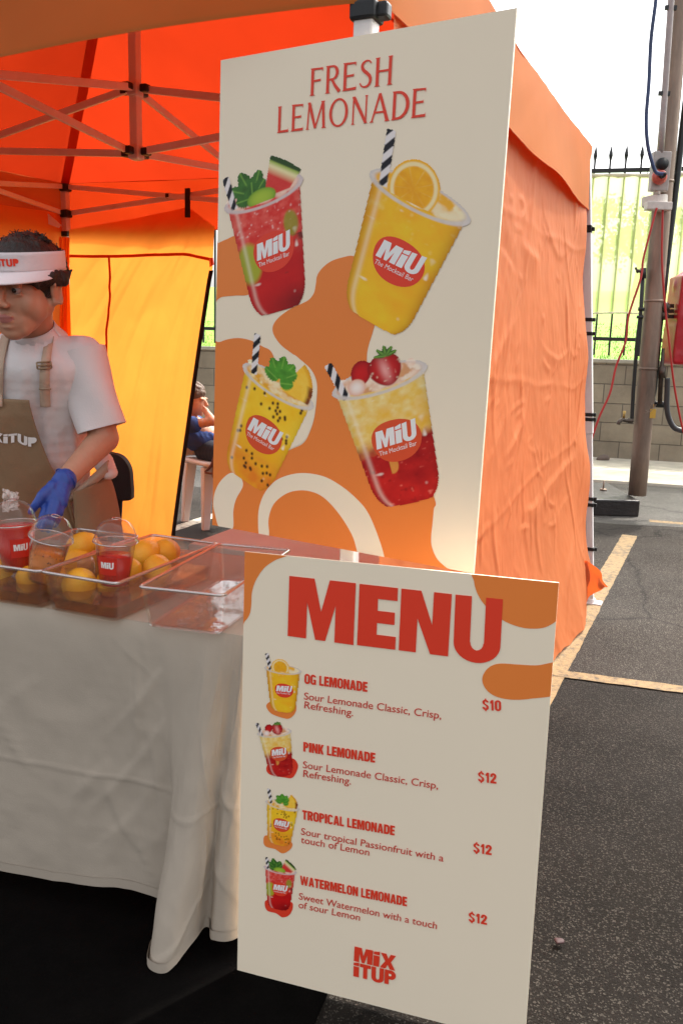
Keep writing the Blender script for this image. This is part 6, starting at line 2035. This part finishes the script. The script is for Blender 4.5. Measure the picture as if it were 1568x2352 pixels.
for s, s_ in ((-1, ksh[0]), (1, ksh[1])):
    near = s_.y < kn_.y
    el_ = (gy(489, 968, 5.80) if near else s_+V(.16, .02, -.10)); ha_ = gy(474, 946, 5.84) if near else s_+V(.25, -.02, .10)
    kb.limb(s_, .04, el_, .033, 7).limb(el_, .033, ha_, .022, 7)
    kb.ball(ha_, (.022, .026, .03))
    for i in range(4): kb.limb(ha_+V(-.012+.008*i, 0, .006), .009, ha_+V(-.022+.006*i, -.004, .04-.006*i), .0075, 4)
    kb.limb(ha_, .010, ha_+V(-.03, 0, .008), .008, 4)
    kh_ = khp+sxu*(s*.08)-V(0, 0, .03); kk = kh_+cdir*.36+V(0, 0, .0); kf = V(kk.x+.03, kk.y, .06)
    kb.limb(kh_, .075, kk, .055, 8).limb(kk, .05, kf, .034, 8).limb(kf, .034, kf+cdir*.12+V(0, 0, -.02), .03, 4)
kme = remesh(kb, .0065, 3)
finish(kme, 'body', M_SKIN, kid, ctr)
M_BLUE = pbr('blue_cotton', (.018, .045, .17), .85, 0, .12, 9, .2, 150)
M_NAVY = pbr('navy_shorts', (.008, .010, .022), .85, 0, .2, 9)
kt = MB()
kt.limb(kn_-V(0, 0, .045), (.085, .075, .045), kn_-V(0, 0, .12), (.135, .105, .08), 4).limb(kn_-V(0, 0, .12), (.135, .105, .08), khp+V(0, 0, .0), (.135, .115, .10), 8)
for s_ in ksh:
    near = s_.y < kn_.y
    el_ = (gy(489, 968, 5.80) if near else s_+V(.16, .02, -.10))
    kt.limb(s_.lerp(kn_, .2), .062, s_.lerp(el_, .45), .058, 5)
ktm = remesh(kt, .009, 4); wobble(ktm, .02, 14, 9)
finish(ktm, 't_shirt', M_BLUE, kid, ctr)
ks_ = MB()
for s in (-1, 1):
    kh_ = khp+sxu*(s*.08)-V(0, 0, .03); ks_.limb(kh_-cdir*.03, (.095, .095, .088), kh_+cdir*.30, .074, 7)
finish(remesh(ks_, .009, 4), 'shorts', M_NAVY, kid, ctr)
khr = MB().ball(K(0, -.022, .046), (.078, .096, .080), KM, 20, 14)
for i in range(160):
    a = rg.uniform(0, 2*PI); el = rg.uniform(-.4, 1.5)
    y = -.022+.094*math.cos(el)*math.sin(a); z = .046+.080*math.sin(el)
    if (y > .04 and z < .05) or (z < .0 and y > -.03): continue
    khr.ball(K(.076*math.cos(el)*math.cos(a), y, z), rg.uniform(.007, .012), None, 8, 6)
finish(remesh(khr, .006, 2), 'hair', pbr('brown_hair', (.11, .065, .038), .6, 0, .3, 50, .5, 80), kid, ctr)
# brown bag hanging by its strap at the chair
bgp = gy(484, 1066, 5.60)
bag = thing('shoulder_bag', 'brown bag hanging by its strap beside the white plastic chair', 'bag', bgp-V(0, 0, .1))
M_BAG = pbr('brown_leather', (.17, .055, .03), .5, 0, .15, 15)
MB().grid(lambda u, v: gy(469+22*math.sin(u*PI*.5)+v*7, 1082-46*u**1.4+10*math.sin(u*3)*0+0*v, 5.55+.02*v), 16, 2).grid(lambda u, v: gy(470+30*u, 1082+5*v+3*math.sin(u*3), 5.56), 10, 2).build('strap', M_BAG, bag, smooth=True, solid=.004)
MB().box(gy(515, 1075, 5.60), (.16, .07, .15)).build('pouch', M_BAG, bag, bevel=.02)
